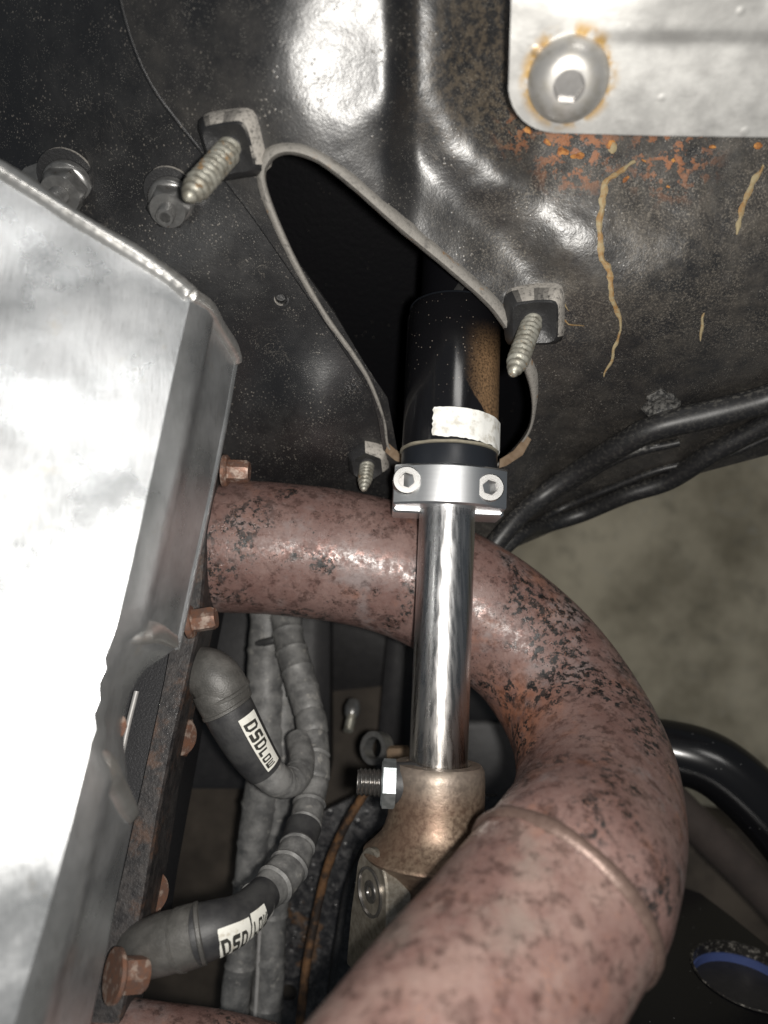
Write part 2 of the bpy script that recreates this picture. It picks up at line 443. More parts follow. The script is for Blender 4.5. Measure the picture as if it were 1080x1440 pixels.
def mk_metal():
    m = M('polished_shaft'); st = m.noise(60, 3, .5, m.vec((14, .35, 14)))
    c = m.mix(st, (.50, .49, .48), (.66, .66, .67)); c = m.mix(m.map(m.axis(1), -.085, -.03, .75, 0), c, (.36, .33, .30))  # lower end coloured darker to paint in a brownish dark reflection
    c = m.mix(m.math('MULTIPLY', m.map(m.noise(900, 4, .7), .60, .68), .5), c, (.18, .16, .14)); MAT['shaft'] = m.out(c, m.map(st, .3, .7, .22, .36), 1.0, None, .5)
    m = M('machined_aluminium'); st = m.noise(70, 3, .5, m.vec((1, 14, 1)))
    MAT['clamp'] = m.out(m.mix(st, (.80, .81, .82), (.90, .91, .92)), .32, 1.0, m.bump(st, .04, .0003))
    m = M('socket_screw_steel'); MAT['sock'] = m.out(m.mix(m.noise(800), (.60, .59, .57), (.78, .77, .75)), .27, 1.0)
    m = M('socket_dark_steel'); MAT['sockin'] = m.out(m.mix(m.noise(900), (.30, .29, .28), (.45, .44, .43)), .35, 1.0)
    m = M('brushed_cover_aluminium')
    st = m.noise(55, 5, .65, m.vec((9, .8, 3), (0, 0, -.24))); cl = m.noise(38, 5, .65); fine = m.noise(700, 3)
    c = m.mix(m.map(cl, .32, .7), (.40, .415, .425), (.60, .61, .62)); c = m.mix(m.math('MULTIPLY', m.map(st, .42, .7), .4), c, (.38, .39, .40))
    c = m.mix(m.math('MULTIPLY', m.map(m.noise(90, 5, .7), .60, .72), .35), c, (.42, .37, .28))
    g2 = m.noise(420, 3, .6, m.vec((6, .35, 2), (0, 0, -.24))); c = m.mix(m.math('MULTIPLY', m.map(g2, .56, .70), .35), c, (.24, .24, .24))
    h = m.math('ADD', m.math('MULTIPLY', m.math('ADD', st, g2), .30), m.math('ADD', m.math('MULTIPLY', m.noise(22, 3, .5), 4.2), m.math('MULTIPLY', fine, .1)))
    MAT['cover'] = m.out(c, m.map(cl, .3, .7, .24, .42), .80, m.bump(h, .12, .0012))
    m = M('cover_weld'); n = m.noise(300, 3); MAT['cweld'] = m.out(m.mix(n, (.60, .58, .54), (.85, .85, .84)), .36, .9, m.bump(n, .2, .0006))
    m = M('plate_aluminium'); n = m.noise(45, 5, .65); st = m.noise(50, 4, .6, m.vec((2, 9, 2)))
    c = m.mix(m.map(n, .35, .68), (.42, .415, .40), (.58, .575, .555)); c = m.mix(m.math('MULTIPLY', m.map(st, .5, .7), .35), c, (.28, .275, .265))
    ring = m.math('MULTIPLY', m.near(P(800, 108, 181), .0098, .0130), m.map(m.noise(170, 4, .65), .40, .58))
    c = m.mix(ring, c, m.mix(m.noise(300), (.26, .13, .04), (.52, .36, .13)))
    MAT['plate'] = m.out(c, m.map(n, .3, .7, .38, .54), .62, m.bump(m.math('ADD', n, m.math('MULTIPLY', m.map(m.vor(110), .05, .16, 1, 0), .8)), .18, .0009))
    m = M('button_head'); n = m.noise(260, 4)
    MAT['button'] = m.out(m.mix(m.map(n, .4, .7), (.60, .585, .56), (.44, .42, .38)), m.map(n, .3, .7, .30, .44), .7, m.bump(n, .1, .0005))
    m = M('joint_steel_brown'); n = m.noise(620, 5, .7); b = m.noise(60, 4)
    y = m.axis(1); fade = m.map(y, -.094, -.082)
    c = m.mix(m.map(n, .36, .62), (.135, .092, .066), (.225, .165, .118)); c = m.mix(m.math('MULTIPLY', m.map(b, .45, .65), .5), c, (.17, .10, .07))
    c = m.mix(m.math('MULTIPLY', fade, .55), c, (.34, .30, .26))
    MAT['joint'] = m.out(c, m.map(n, .3, .7, .34, .56), .6, m.bump(n, .22, .0005))
    m = M('yoke_forged'); n = m.noise(420, 5, .7)
    MAT['yoke'] = m.out(m.mix(m.map(n, .35, .65), (.24, .21, .17), (.40, .365, .31)), .36, .75, m.bump(n, .3, .0006))
    m = M('zinc_nut'); n = m.noise(300, 4)
    MAT['zinc'] = m.out(m.mix(m.map(n, .40, .56), (.36, .39, .40), (.26, .285, .29)), .42, .7, m.bump(m.noise(900), .12, .0004))
    m = M('oily_thread'); MAT['oily'] = m.out(m.mix(m.noise(500), (.10, .095, .09), (.26, .25, .24)), .26, .85)
mk_metal()
def mk_misc():
    m = M('column_black_gloss'); sp = m.map(m.vor(560), .05, .13, 1, 0); y = m.axis(1); n = m.noise(900, 4)
    c = m.mix(m.math('MULTIPLY', sp, m.map(y, .032, .056)), (.006, .006, .007), (.26, .22, .18))
    # a brown film of dust on the outer flank that a hand has wiped away lower down, with its own curved edge
    edge = m.math('ADD', m.math('MULTIPLY', m.math('SUBTRACT', m.axis(0), .030), 1.7), m.math('SUBTRACT', y, .0395))
    edge = m.math('ADD', edge, m.math('MULTIPLY', m.math('SUBTRACT', m.noise(85, 3), .5), .006))
    film = m.math('MULTIPLY', m.map(edge, 0, .0012), m.math('MULTIPLY', m.map(m.axis(0), .026, .036), m.map(y, .067, .050)))
    film = m.math('MULTIPLY', film, m.map(m.noise(1300, 4, .7), .34, .6, .25, 1.0))
    c = m.mix(film, c, (.21, .125, .062))
    MAT['column'] = m.out(c, m.math('ADD', .17, m.math('MULTIPLY', film, .45)), 0, None, .6)
    m = M('white_tape'); n = m.noise(260, 4)
    MAT['tape'] = m.out(m.mix(m.map(n, .45, .70), (.78, .78, .75), (.50, .48, .43)), .6, 0, m.bump(n, .3, .0006))
    m = M('paper_edge'); MAT['paper'] = m.out(m.mix(m.noise(600), (.30, .27, .20), (.12, .11, .09)), .8)
    m = M('black_bushing'); MAT['bush'] = m.out((.012, .014, .018), .34, 0, m.bump(m.noise(900), .06, .0004), .5)
    m = M('boot_rubber'); n = m.noise(1600, 3); b = m.noise(120, 4)
    sp = m.map(m.vor(900), .05, .14, 1, 0)
    c = m.mix(m.map(b, .35, .7), (.060, .058, .054), (.112, .108, .101)); c = m.mix(m.math('MULTIPLY', sp, .4), c, (.25, .24, .22))
    MAT['boot'] = m.out(c, .46, 0, m.bump(n, .4, .0004), .5)
    m = M('sleeve_dark'); b = m.noise(140, 4)
    MAT['sleeve'] = m.out(m.mix(m.map(b, .3, .7), (.022, .022, .024), (.050, .050, .050)), .52, 0, m.bump(m.noise(1200), .2, .0004))
    m = M('loom_grey'); n = m.noise(150, 5, .65); g = m.noise(900, 3)
    c = m.mix(m.map(n, .3, .7), (.080, .080, .080), (.190, .188, .183)); c = m.mix(m.math('MULTIPLY', m.map(m.noise(260, 4), .58, .70), .7), c, (.28, .27, .25))
    MAT['loom'] = m.out(c, .5, 0, m.bump(m.math('ADD', n, m.math('MULTIPLY', g, .3)), .35, .001))
    m = M('sticker_white'); MAT['white'] = m.out(m.mix(m.map(m.noise(420, 4), .5, .75), (.74, .73, .67), (.50, .46, .38)), .5)
    m = M('print_black'); MAT['ink'] = m.out((.030, .030, .026), .6)
    m = M('cable_black'); n = m.noise(700, 4, .6); up = m.map(m.normal(1), .2, .8)
    MAT['cable'] = m.out(m.mix(m.math('MULTIPLY', m.map(n, .45, .7), m.math('ADD', .25, m.math('MULTIPLY', up, .6))), (.013, .013, .014), (.10, .095, .085)), .44, 0, m.bump(n, .12, .0004))
    m = M('rail_wet_black'); v = m.map(m.vor(150), .10, .30, 1, 0); n = m.noise(300, 5, .65)
    c = m.mix(m.map(n, .42, .7), (.016, .016, .018), (.075, .072, .072)); c = m.mix(m.math('MULTIPLY', m.map(m.noise(70, 4), .62, .70), .5), c, (.16, .08, .03))
    MAT['rail'] = m.out(c, m.map(m.noise(120, 4), .35, .65, .20, .50), 0, m.bump(m.math('ADD', v, m.math('MULTIPLY', n, .8)), .35, .0014), .6)
    m = M('brake_line_brown'); n = m.noise(130, 4)
    MAT['bline'] = m.out(m.mix(m.map(n, .36, .60), (.030, .022, .018), (.17, .088, .040)), .5, .2, m.bump(m.noise(700), .3, .0005))
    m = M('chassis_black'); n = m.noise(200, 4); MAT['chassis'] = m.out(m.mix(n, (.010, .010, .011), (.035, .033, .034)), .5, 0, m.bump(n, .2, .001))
    m = M('gloss_black_tube'); sp = m.map(m.vor(260), .03, .07, 1, 0)
    MAT['gloss'] = m.out(m.mix(m.math('MULTIPLY', sp, .6), (.006, .006, .007), (.30, .30, .30)), .22, 0, m.bump(m.noise(90), .03, .001), .5)
    m = M('arm_rust_brown'); n = m.noise(90, 4); MAT['armrust'] = m.out(m.mix(n, (.030, .024, .021), (.085, .064, .055)), .6)
    m = M('bare_speckled'); n = m.noise(500, 5, .7); MAT['bare'] = m.out(m.mix(m.map(n, .50, .66), (.030, .028, .026), (.30, .28, .25)), .38, .5)
    m = M('blue_bush'); MAT['blue'] = m.out(m.mix(m.noise(300), (.040, .060, .17), (.062, .090, .23)), .5)
    m = M('flake_rust'); n = m.noise(300, 4); MAT['flake'] = m.out(m.mix(n, (.20, .145, .09), (.11, .065, .038)), .75, 0, m.bump(n, .4, .0006))
    m = M('streak_ochre'); n = m.noise(210, 5, .7)
    MAT['streak'] = m.out(m.mix(m.map(n, .42, .64), (.34, .28, .165), (.28, .16, .06)), .7, 0, m.bump(m.noise(800), .5, .0005))
    m = M('scab_orange'); n = m.noise(420, 4); MAT['scab'] = m.out(m.mix(m.map(n, .35, .65), (.20, .070, .025), (.48, .22, .06)), .75, 0, m.bump(n, .5, .0006))
    m = M('weld_spot_grey'); n = m.noise(700, 4); MAT['wspot'] = m.out(m.mix(m.map(n, .4, .6), (.03, .03, .03), (.13, .127, .12)), .38, 0, m.bump(n, .35, .0006))
    m = M('concrete_floor'); n = m.noise(5, 8, .68); n2 = m.noise(22, 6, .65)
    c = m.mix(m.map(n, .32, .68), (.32, .275, .190), (.78, .69, .51)); c = m.mix(m.math('MULTIPLY', m.map(n2, .52, .72), .5), c, (.17, .155, .115))
    cr = m.noise(7, 3, .5, None, 1.2); crk = m.math('MULTIPLY', m.map(m.math('ABSOLUTE', m.math('SUBTRACT', cr, .5)), 0, .006, 1, 0), .35)
    c = m.mix(crk, c, (.52, .50, .44))
    MAT['floor'] = m.out(c, .75, 0, m.bump(n2, .3, .004))
    m = M('gap_shade_brown'); n = m.noise(18, 4); MAT['gap_shade'] = m.out(m.mix(m.map(n, .35, .7), (.040, .033, .027), (.095, .078, .062)), .7, 0, None, .2)  # dark brown for the boxes that stand in for shaded gaps
    m = M('gasket_grey'); MAT['gasket'] = m.out(m.mix(m.noise(600), (.28, .27, .26), (.50, .49, .48)), .5, .3)
    m = M('cover_washer'); MAT['washer'] = m.out((.78, .78, .77), .28, 1.0)
mk_misc()

# ------------------------------------------------------------------ the setting: workshop floor
fl = [(-3, -3, 0), (3, -3, 0), (3, 3, 0), (-3, 3, 0)]
o = obj('workshop_floor', (fl, [(0, 1, 2, 3)]), MAT['floor'], smooth=False); tag(o, None, None, kind='structure')

# ------------------------------------------------------------------ firewall
def d_base(u, v):
    d = 188 + .063 * v + .000135 * v * v if v > -120 else 188 + .063 * v + .000135 * v * v
    if u < 440: d += (abs(440 - u) / 100) ** 1.5 * 4 * (1 - .75 * sm(180, 420, v))
    return d
def d_wall(u, v):
    d = d_base(u, v)
    top = 1 - sm(120, 440, v)
    k = .9 * ga(u, v, 480, 60, 70, 110) if u < 540 else .9 * ga(u, v, 480, 60, 70, 110) * (1 - sm(540, 560, u))
    d += k * (229 / math.sqrt(1 + ((u - 535) ** 2 + (v - 715) ** 2) / F ** 2) - d)
    d += top * (8 * sm(538, 590, u) + 11 * sm(590, 770, u))
    d -= 3.5 * ga(u, v, 690, 245, 60, 44, .5)
    dist = ((u - 560) * 220 - (v - 190) * 210) / 304
    along = ((u - 560) * 210 + (v - 190) * 220) / 304
    d += 4.5 * math.exp(-.5 * (dist / 34) ** 2) * sm(-60, 40, along) * (1 - sm(250, 420, along))
    d -= 4 * ga(u, v, 900, 380, 150, 100) * sm(620, 800, u)
    if v > 470: d += .00050 * (v - 470) ** 2 * sm(700, 800, u)
    p = (u * .01, v * .01, 0)
    d += (.30 + .6 * sm(560, 720, u)) * fbm(p, 1.0, 3) + (.10 + .14 * sm(560, 720, u)) * noise.noise(Vector((u * .07, v * .07, 3)))
    return d
def d_side(u, v):
    d = d_base(u, v) + 5.0
    d -= 10 * ga(u, v, 440, 590, 45, 60, -.3)
    d += 4 * ga(u, v, 372, 530, 40, 70, .2)
    if v > 640: d += .0009 * (v - 640) ** 2
    d += .8 * fbm((u * .009, v * .009, 5), 1.0, 2)
    return d
fw = thing('firewall', 'black painted car bulkhead with a teardrop opening for the steering column', 'firewall', P(640, 420, 245))
hole = smooth_loop([(373, 262), (378, 226), (404, 213), (445, 224), (492, 258), (560, 318), (630, 376), (690, 430), (722, 478), (744, 530),
                    (749, 578), (738, 615), (700, 652), (640, 668), (580, 655), (549, 632), (541, 590), (523, 540), (500, 500), (455, 436), (408, 350)], 7)
seam = [(150, -90), (163, -30), (185, 55), (215, 122), (262, 186), (345, 288), (440, 425), (490, 500), (520, 548), (532, 590), (540, 640), (556, 662), (600, 700)]
wall_out = seam + [(650, 760), (720, 772), (790, 742), (880, 702), (960, 672), (1080, 640), (1280, 596), (1280, -90)]
o = obj('bulkhead_panel', sheet(wall_out, d_wall, 9, [hole]), MAT['wall'], fw); solid(o, .0012)
side_out = [(-160, -90), (200, -90), (240, 130), (300, 215), (380, 315), (470, 440), (512, 510), (545, 560), (560, 640), (590, 690), (600, 760), (560, 860), (250, 860), (150, 700), (-160, 500)]
dh = [(395 + 7 * math.cos(t * .524), 420 + 6 * math.sin(t * .524)) for t in range(12)]
o = obj('side_panel', sheet(side_out, d_side, 11, [dh]), MAT['side'], fw); solid(o, .0012)
hp = P(395, 420, d_side(395, 420))
obj('drilled_hole', lathe([(-.004, .0019), (-.0002, .0019), (.0004, .0022), (.0002, .0028)], hp, (0, -.45, .9), 20, cap1=False), MAT['clip'], fw)
# rolled rim of the opening: climbs out of the panel, folds over and dives in
def opening_rim():
    V, Fc = [], []; n = len(hole)
    cx, cy = 590, 440
    for i, (u, v) in enumerate(hole):
        a, b = hole[i - 1], hole[(i + 1) % n]
        tx, ty = b[0] - a[0], b[1] - a[1]; L = math.hypot(tx, ty); nx, ny = ty / L, -tx / L
        upr = max(0, min(1, .5 + .5 * ((u - 560) * .72 - (v - 440) * .70) / 130)) * sm(610, 500, v) if v < 620 else 0
        upr = max(upr, sm(270, 225, v) * .8)
        w = 3.0 + 15.5 * upr; h = 1.0 + 2.6 * upr
        jit = 1 + .18 * noise.noise(Vector((u * .05, v * .05, 1)))
        d0 = d_wall(u, v); w *= jit
        for k, (off, dd) in enumerate(((1.0, -.15), (.72, -.7 * h), (.35, -h), (.0, -h * .9), (-.22, -.25 * h), (-.30, 3.5), (-.32, 7.0))):
            V.append(P(u + nx * off * w, v + ny * off * w, d0 + dd))
        q, r = i * 7, ((i + 1) % n) * 7
        for k in range(6): Fc.append((q + k, q + k + 1, r + k + 1, r + k))
    return V, Fc
rv, rf = opening_rim()
obj('opening_rim', (rv, rf), MAT['rim'], fw, sharp=60)
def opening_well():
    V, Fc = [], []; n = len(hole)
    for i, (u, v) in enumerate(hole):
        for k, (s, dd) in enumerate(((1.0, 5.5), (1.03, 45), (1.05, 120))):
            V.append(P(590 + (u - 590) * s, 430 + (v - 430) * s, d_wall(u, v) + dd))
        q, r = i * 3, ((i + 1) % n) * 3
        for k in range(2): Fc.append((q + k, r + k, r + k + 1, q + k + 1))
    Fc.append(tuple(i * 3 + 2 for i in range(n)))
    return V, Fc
obj('dark_opening_well', opening_well(), MAT['cavity'], fw)  # added well; its near-black colour stands in for the shade inside
# bracket glimpsed inside the opening
obj('inner_bracket', box(P(638, 412, 262), (P(654, 403, 260) - P(622, 422, 266)) * .5, Vector((.003, .005, -.001)), Vector((0, 0, .002))), MAT['nut'], fw)
# rust flakes left on the rim where the column passes
def flake(pts, d):
    return sheet(pts, lambda u, v: d + 1.4 * noise.noise(Vector((u * .1, v * .1, 0))), 4)
o = obj('rusted_rim_flake', flake([(545, 622), (556, 632), (569, 640), (570, 652), (556, 648), (542, 636)], 281), MAT['flake'], fw); solid(o, .001)
o = obj('rusted_rim_flake', flake([(703, 646), (722, 634), (740, 612), (747, 618), (735, 640), (712, 655), (702, 658)], 281), MAT['flake'], fw); solid(o, .001)
# ochre water streaks
for k, (pth, w) in enumerate((([(893, 226), (872, 240), (852, 258), (845, 290), (842, 325), (847, 365), (858, 385), (860, 420), (872, 448), (874, 465)], 6.0),
                 ([(862, 200), (862, 216)], 7.0), ([(1074, 232), (1058, 258), (1045, 290), (1036, 330)], 5.5), ([(874, 465), (862, 495), (850, 530)], 3.0),
                 ([(990, 440), (985, 480)], 3.0), ([(785, 442), (800, 455), (822, 459)], 1.6), ([(760, 405), (790, 425), (800, 438)], 1.6))):
    obj('rust_streak', ribbon(pth, w * .78, d_wall, .42, .4), MAT['streak'], fw, label='pale ochre rust run on black paint' if k == 0 else None)
for (u, v, l, w, a) in ((792, 214, 16, 5, .2), (812, 219, 20, 4, 3.0), (770, 200, 12, 4, .5), (742, 184, 12, 4, .8), (905, 226, 7, 3.5, .3), (946, 226, 5, 4, 1), (860, 204, 14, 5, 1.5), (1002, 208, 10, 3, .1), (1066, 206, 12, 4, .2), (940, 262, 5, 4, .4), (880, 252, 12, 3.5, 2.3)):
    obj('rust_scab', ribbon([(u - l / 2 * math.cos(a), v - l / 2 * math.sin(a)), (u + l / 2 * math.cos(a), v + l / 2 * math.sin(a))], w, d_wall, .35, .9), MAT['scab'], fw)
obj('seam_edge', Path([P(u, v, d_wall(u, v) + .2) for u, v in seam[:9]], .0005, 10).tube(8), MAT['side'], fw)
# weld spot
wp = P(928, 566, d_wall(928, 566)); wn = Vector((0, -.75, .66))
obj('weld_spot', lathe([(-.0006, .0064), (.0020, .0058), (.0024, .0046), (.0015, .0032), (.0011, .002)], wp, wn, 30, fn=lambda s, t, r: r * (1 + .12 * math.sin(3 * t) + .1 * math.sin(7 * t))), MAT['wspot'], fw)

# fasteners of the bulkhead
def clip_screw(base, tip, half, up, rot, screw_r, lab, disc=1.0, hexed=False):
    b = P(base[0], base[1], base[2](base[0], base[1]) - 2.2); t = P(tip[0], tip[1], 1000 * (CAMZ - b.z) - tip[2]); ax = (t - b).normalized()
    pn = (Vector((.05, -.45, .9)) * .55 + ax * .45).normalized()
    g = b - pn * .003
    # square cap with a domed, dished face
    V, Fc = [], []
    a, u, w = frame(pn, up); seg = 40
    prof = [(-.003, 1.30), (.0000, 1.28), (.0042, .98), (.0048, .90), (.0034, .66), (.0027, .45), (.0029, .3)]
    for (s, k) in prof:
        for j in range(seg):
            th = 2 * math.pi * j / seg + rot
            if hexed: q = .93 / math.cos(((th - rot) % (math.pi / 3)) - math.pi / 6)
            else:
                c, s2 = abs(math.cos(th - rot)), abs(math.sin(th - rot)); q = 1 / ((c ** 6 + s2 ** 6) ** (1 / 6))
            q = q if k > .8 else q * .4 + .6
            bow = .0010 * (k > .8) * (1 if hexed else 1 - abs(math.sin(2 * (th - rot))))
            V.append(g + a * (s + (0 if s < 0 else .0035 - bow * .6)) + (u * math.cos(th) + w * math.sin(th)) * half * k * q)
    for i in range(len(prof) - 1):
        for j in range(seg):
            k = (j + 1) % seg; Fc.append((i * seg + j, i * seg + k, (i + 1) * seg + k, (i + 1) * seg + j))
    Fc.append(tuple((len(prof) - 1) * seg + j for j in range(seg)))
    cl = obj('retaining_clip', (V, Fc), MAT['clip'], fw, sharp=35, label=lab)
    obj('washer', lathe([(-.002, half * 1.12), (.0005, half * 1.12), (.001, half * 1.05), (.0012, half * .5)], g - a * .0004 + Vector((.0008, -.0016, 0)) * disc, pn, 36), MAT['clip'], cl)
    obj('pointed_screw', thread(b - ax * .002, t, screw_r, .0023 * screw_r / .0036, .00085 * screw_r / .0036, .0065), MAT['screw'], cl, sharp=50)
    return cl
clip_screw((328, 205, d_wall), (262, 280, 18), .0068, (.3, 1, 0), .45, .0038, 'dusty square clip with a long pointed screw beside the seam')
clip_screw((751, 446, d_wall), (721, 527, 17), .0076, (0, 1, 0), .03, .0036, 'dusty square clip with a pointed screw above the cables')
clip_screw((517, 648, d_side), (511, 690, 12), .0066, (0, 1, 0), .1, .0029, 'small black hexagonal clip with a short pointed screw', hexed=True)
def flange_nut(c, tip, af, h, lab, wash):
    b = P(c[0], c[1], c[2](c[0], c[1]) - 2.6); t = P(tip[0], tip[1], 1000 * (CAMZ - b.z) - tip[2]); ax = (t - b).normalized()
    r = af * .5
    n = obj('flange_nut', join(lathe([(-.002, r * 1.28), (0, r * 1.28), (.0007, r * 1.2), (.0012, r * 1.0)], b, ax, 36), hexhead(b + ax * .001, ax, af, h, rot=.5, cham=.16)), MAT['nut'], fw, label=lab)
    obj('washer', lathe([(-.0006, wash), (.0006, wash), (.0007, wash * .6)], b - ax * .0018 + Vector((-.0005, .0022, 0)), ax, 36), MAT['clip'], n)
    obj('stud', join(thread(b + ax * h * .6, t, r * .50, .0011, .0004, per=6),
                     lathe([(0, r * .45), (.0003, r * .42), (.0003, r * .30), (-.001, r * .22)], t, ax, 22)), MAT['nut'], n, sharp=50)
flange_nut((240, 284, d_side), (232, 306, 8), .0108, .0056, 'grey flange nut under the tip of the long screw', .0078)
flange_nut((94, 263, d_side), (75, 284, 10), .0122, .0064, 'grey flange nut at the edge of the aluminium cover', .0092)
o = obj('bent_tab', sheet([(22, 252), (34, 236), (58, 227), (60, 240), (46, 262), (30, 268)], lambda u, v: d_side(40, 250) - 4 - .1 * (u - 22), 6), MAT['nut'], fw); solid(o, .001)

# ------------------------------------------------------------------ aluminium plate with button-head bolt
pn = Vector((-.13, -.71, .69)).normalized(); pp = P(800, 110, 181)
pd = lambda u, v: depth_plane(u, v, pp, pn)
arc = [(716 + 62 - 62 * math.cos(t), 126 + 60 * math.sin(t)) for t in [k * math.pi / 16 for k in range(1, 8)]]
pl_out = [(722, -90), (716, 100), (715, 126)] + arc + [(778, 187), (930, 191), (1080, 193), (1260, 196), (1260, -90)]
ap = thing('aluminium_plate', 'grey aluminium plate with rounded corner and rust-ringed button-head bolt', 'metal plate', pp)
def pdm(u, v): return pd(u, v) - .5 * (1 - sm(44, 60, v)) * sm(800, 900, u) + .10 * noise.noise(Vector((u * .02, v * .02, 0)))
o = obj('plate', sheet(pl_out, pdm, 9), MAT['plate'], ap); solid(o, .004)
bc = P(799, 112, pd(799, 112))
R = .0098
prof = [(-.001, R)] + [(.0058 * math.sin(t), R * (1 - .62 * (1 - math.cos(t)))) for t in [k * math.pi / 2 / 12 for k in range(0, 12)]] + [(.0058, R * .385)]
bt = obj('button_bolt', lathe(prof, bc, pn, 48, cap0=False, cap1=False), MAT['button'], ap)
a_, u_, w_ = frame(pn)
def socket(c, ax, ro, af, depth, rot=0.0):
    V, Fc = [], []; a, u, w = frame(ax); seg = 36
    for (s, k) in ((0, 0), (0, 1), (-depth * .15, 1.0), (-depth, .97), (-depth, .0)):
        for j in range(seg):
            t = 2 * math.pi * j / seg
            hx = (af / 2) / math.cos(((t - rot) % (math.pi / 3)) - math.pi / 6)
            r = ro if (s == 0 and k == 0) else hx * (k if k else .02)
            V.append(Vector(c) + a * s + (u * math.cos(t) + w * math.sin(t)) * r)
    for i in range(4):
        for j in range(seg):
            k = (j + 1) % seg; Fc.append((i * seg + j, i * seg + k, (i + 1) * seg + k, (i + 1) * seg + j))
    return V, Fc
obj('hex_socket', socket(bc + a_ * .0058, pn, R * .386, .0066, .0020, .35), MAT['sockin'], bt, sharp=30)

# ------------------------------------------------------------------ steering column, clamp, shaft, universal joint
A0, A1 = P(639, 440, 268), P(616, 1085, 244)
ax = (A1 - A0).normalized(); LEN = (A1 - A0).length
def s_at(v):        # distance along the column axis where it crosses image row v
    lo, hi = -.1, .3
    for _ in range(40):
        m = (lo + hi) / 2; p = A0 + ax * m; vv = 720 - p.y / (CAMZ - p.z) * F
        lo, hi = (m, hi) if vv < v else (lo, m)
    return lo
def axp(v): return A0 + ax * s_at(v)
s0, s1, s2, s3, s4 = (s_at(v) for v in (452, 637, 664, 722, 1090))
sc = thing('steering_column', 'glossy black steering column tube with a torn white tape band', 'steering column', axp(640))
RC = .0168
obj('outer_tube', lathe([(s0 - .004, RC * .5), (s0 - .004, RC * .93), (s0, RC), (s1, RC)], A0, ax, 64), MAT['column'], sc)
obj('top_edge', lathe([(s0 - .0042, RC * .90), (s0 - .0045, RC * .945), (s0 - .0038, RC * .965)], A0, ax, 64, cap0=False, cap1=False), MAT['bush'], sc)
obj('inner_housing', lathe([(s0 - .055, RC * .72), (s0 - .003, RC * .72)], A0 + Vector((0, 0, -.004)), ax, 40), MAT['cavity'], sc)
tp = Path([A0 + ax * s0, A0 + ax * ((s0 + s1) / 2), A0 + ax * s1], RC, 20)
# theta 0 looks up at the lens; find which way is image right
sgn = 1 if tp.pt(.5, math.pi / 2).x > tp.pt(.5, 0).x else -1
ftape = lambda v: (s_at(v) - s0) / (s1 - s0)
def tape():
    V, Fc = [], []; nu, nv = 40, 10
    for i in range(nu + 1):
        th = sgn * (-.42 + 2.35 * i / nu)
        f0 = ftape(592) + .05 * (i / nu) ** 2 + .006 * random.uniform(-1, 1) * (.3)
        f1 = ftape(630) + .045 * i / nu + .005 * random.uniform(-1, 1)
        for j in range(nv + 1):
            f = f0 + (f1 - f0) * j / nv
            tt = th + (sgn * .03 * random.uniform(-1, 1) if i == 0 else 0)
            V.append(tp.pt(min(f, .995), tt, .0005 + .0001 * math.sin(i * .9)))
    for i in range(nu):
        for j in range(nv):
            q = i * (nv + 1) + j; Fc.append((q, q + nv + 1, q + nv + 2, q + 1))
    return V, Fc
o = obj('white_tape_band', tape(), MAT['tape'], sc); solid(o, .0003, 0)
obj('paper_ring', lathe([(s1 - .0008, RC), (s1 - .0006, RC + .0004), (s1 + .0002, RC + .0005), (s1 + .0004, RC - .0005)], A0, ax, 72, fn=lambda s, t, r: r + .0002 * math.sin(9 * t + 3 * math.sin(2 * t))), MAT['paper'], sc)
obj('black_bushing', lathe([(s1 + .0004, RC - .001), (s1 + .0004, RC - .0002), (s1 + .001, RC), (s2 + .0003, RC), (s2 + .0003, .009)], A0, ax, 64), MAT['bush'], sc)

# two-piece clamp
ck = thing('shaft_clamp', 'bright machined aluminium two-piece clamp with two socket screws', 'shaft clamp', axp(690))
a_, toward, right = frame(ax, (0, 0, 1))            # a: down the shaft, toward: to the lens, right: across
if right.x < 0: right = -right
cmid = A0 + ax * ((s2 + s3) / 2 - .0004); hh = (s3 - s2) / 2 - .0005
wid = .0193
obj('rear_half', box(cmid - toward * .0065 + right * .0002 + ax * .0012, right * wid, ax * (hh + .0002), toward * .0075, .0007), MAT['clamp'], ck, sharp=25, smooth=True)
def front_cap():
    # a bridge over the tube: flat ears that swell into a half barrel, extruded along the shaft
    prof = []; rb = .0175
    n = 34
    arc = [(-.0190 + .038 * k / n, .0150 - (-.0190 + .038 * k / n) ** 2 / .056) for k in range(n + 1)]
    front = [(-.0190, .0008)] + arc + [(.0190, .0008)]
    V, Fc = [], []; m = len(front)
    for (s, k) in ((-hh, .955), (-hh + .0007, 1), (hh - .0007, 1), (hh, .955)):
        for (x, y) in front: V.append(cmid + right * x * (1 - (1 - k) * .3) + toward * (y * k + .0004) + ax * s)
    for i in range(3):
        for j in range(m - 1): Fc.append((i * m + j, i * m + j + 1, (i + 1) * m + j + 1, (i + 1) * m + j))
    for base in (0, 3 * m):
        Fc.append(tuple(base + j for j in range(m)))
    for j in (0, m - 1):
        for i in range(3): Fc.append((i * m + j, (i + 1) * m + j, (i + 1) * m + (j + 1 if j == 0 else 0), ) if False else (i * m, (i + 1) * m, (i + 1) * m + m - 1, i * m + m - 1))
        break
    return V, Fc
obj('front_half', front_cap(), MAT['clamp'], ck, sharp=28)
for (du, dv) in ((567, 687), (687, 692)):
    base = P(du, dv, 0.0); 
    x = (du - 632) / F * .2395; y_off = (dv - 690) / F * .245
    c = cmid + right * x + ax * y_off + toward * .0092
    r = .0047
    sx = obj('socket_screw', lathe([(0, r), (.0042, r), (.0047, r * .93), (.0047, r * .58)], c, toward, 36, cap1=False), MAT['sock'], ck, sharp=30)
    obj('hex_socket', socket(c + toward * .0047, toward, r * .60, .0046, .003, .2), MAT['sockin'], sx, sharp=30)

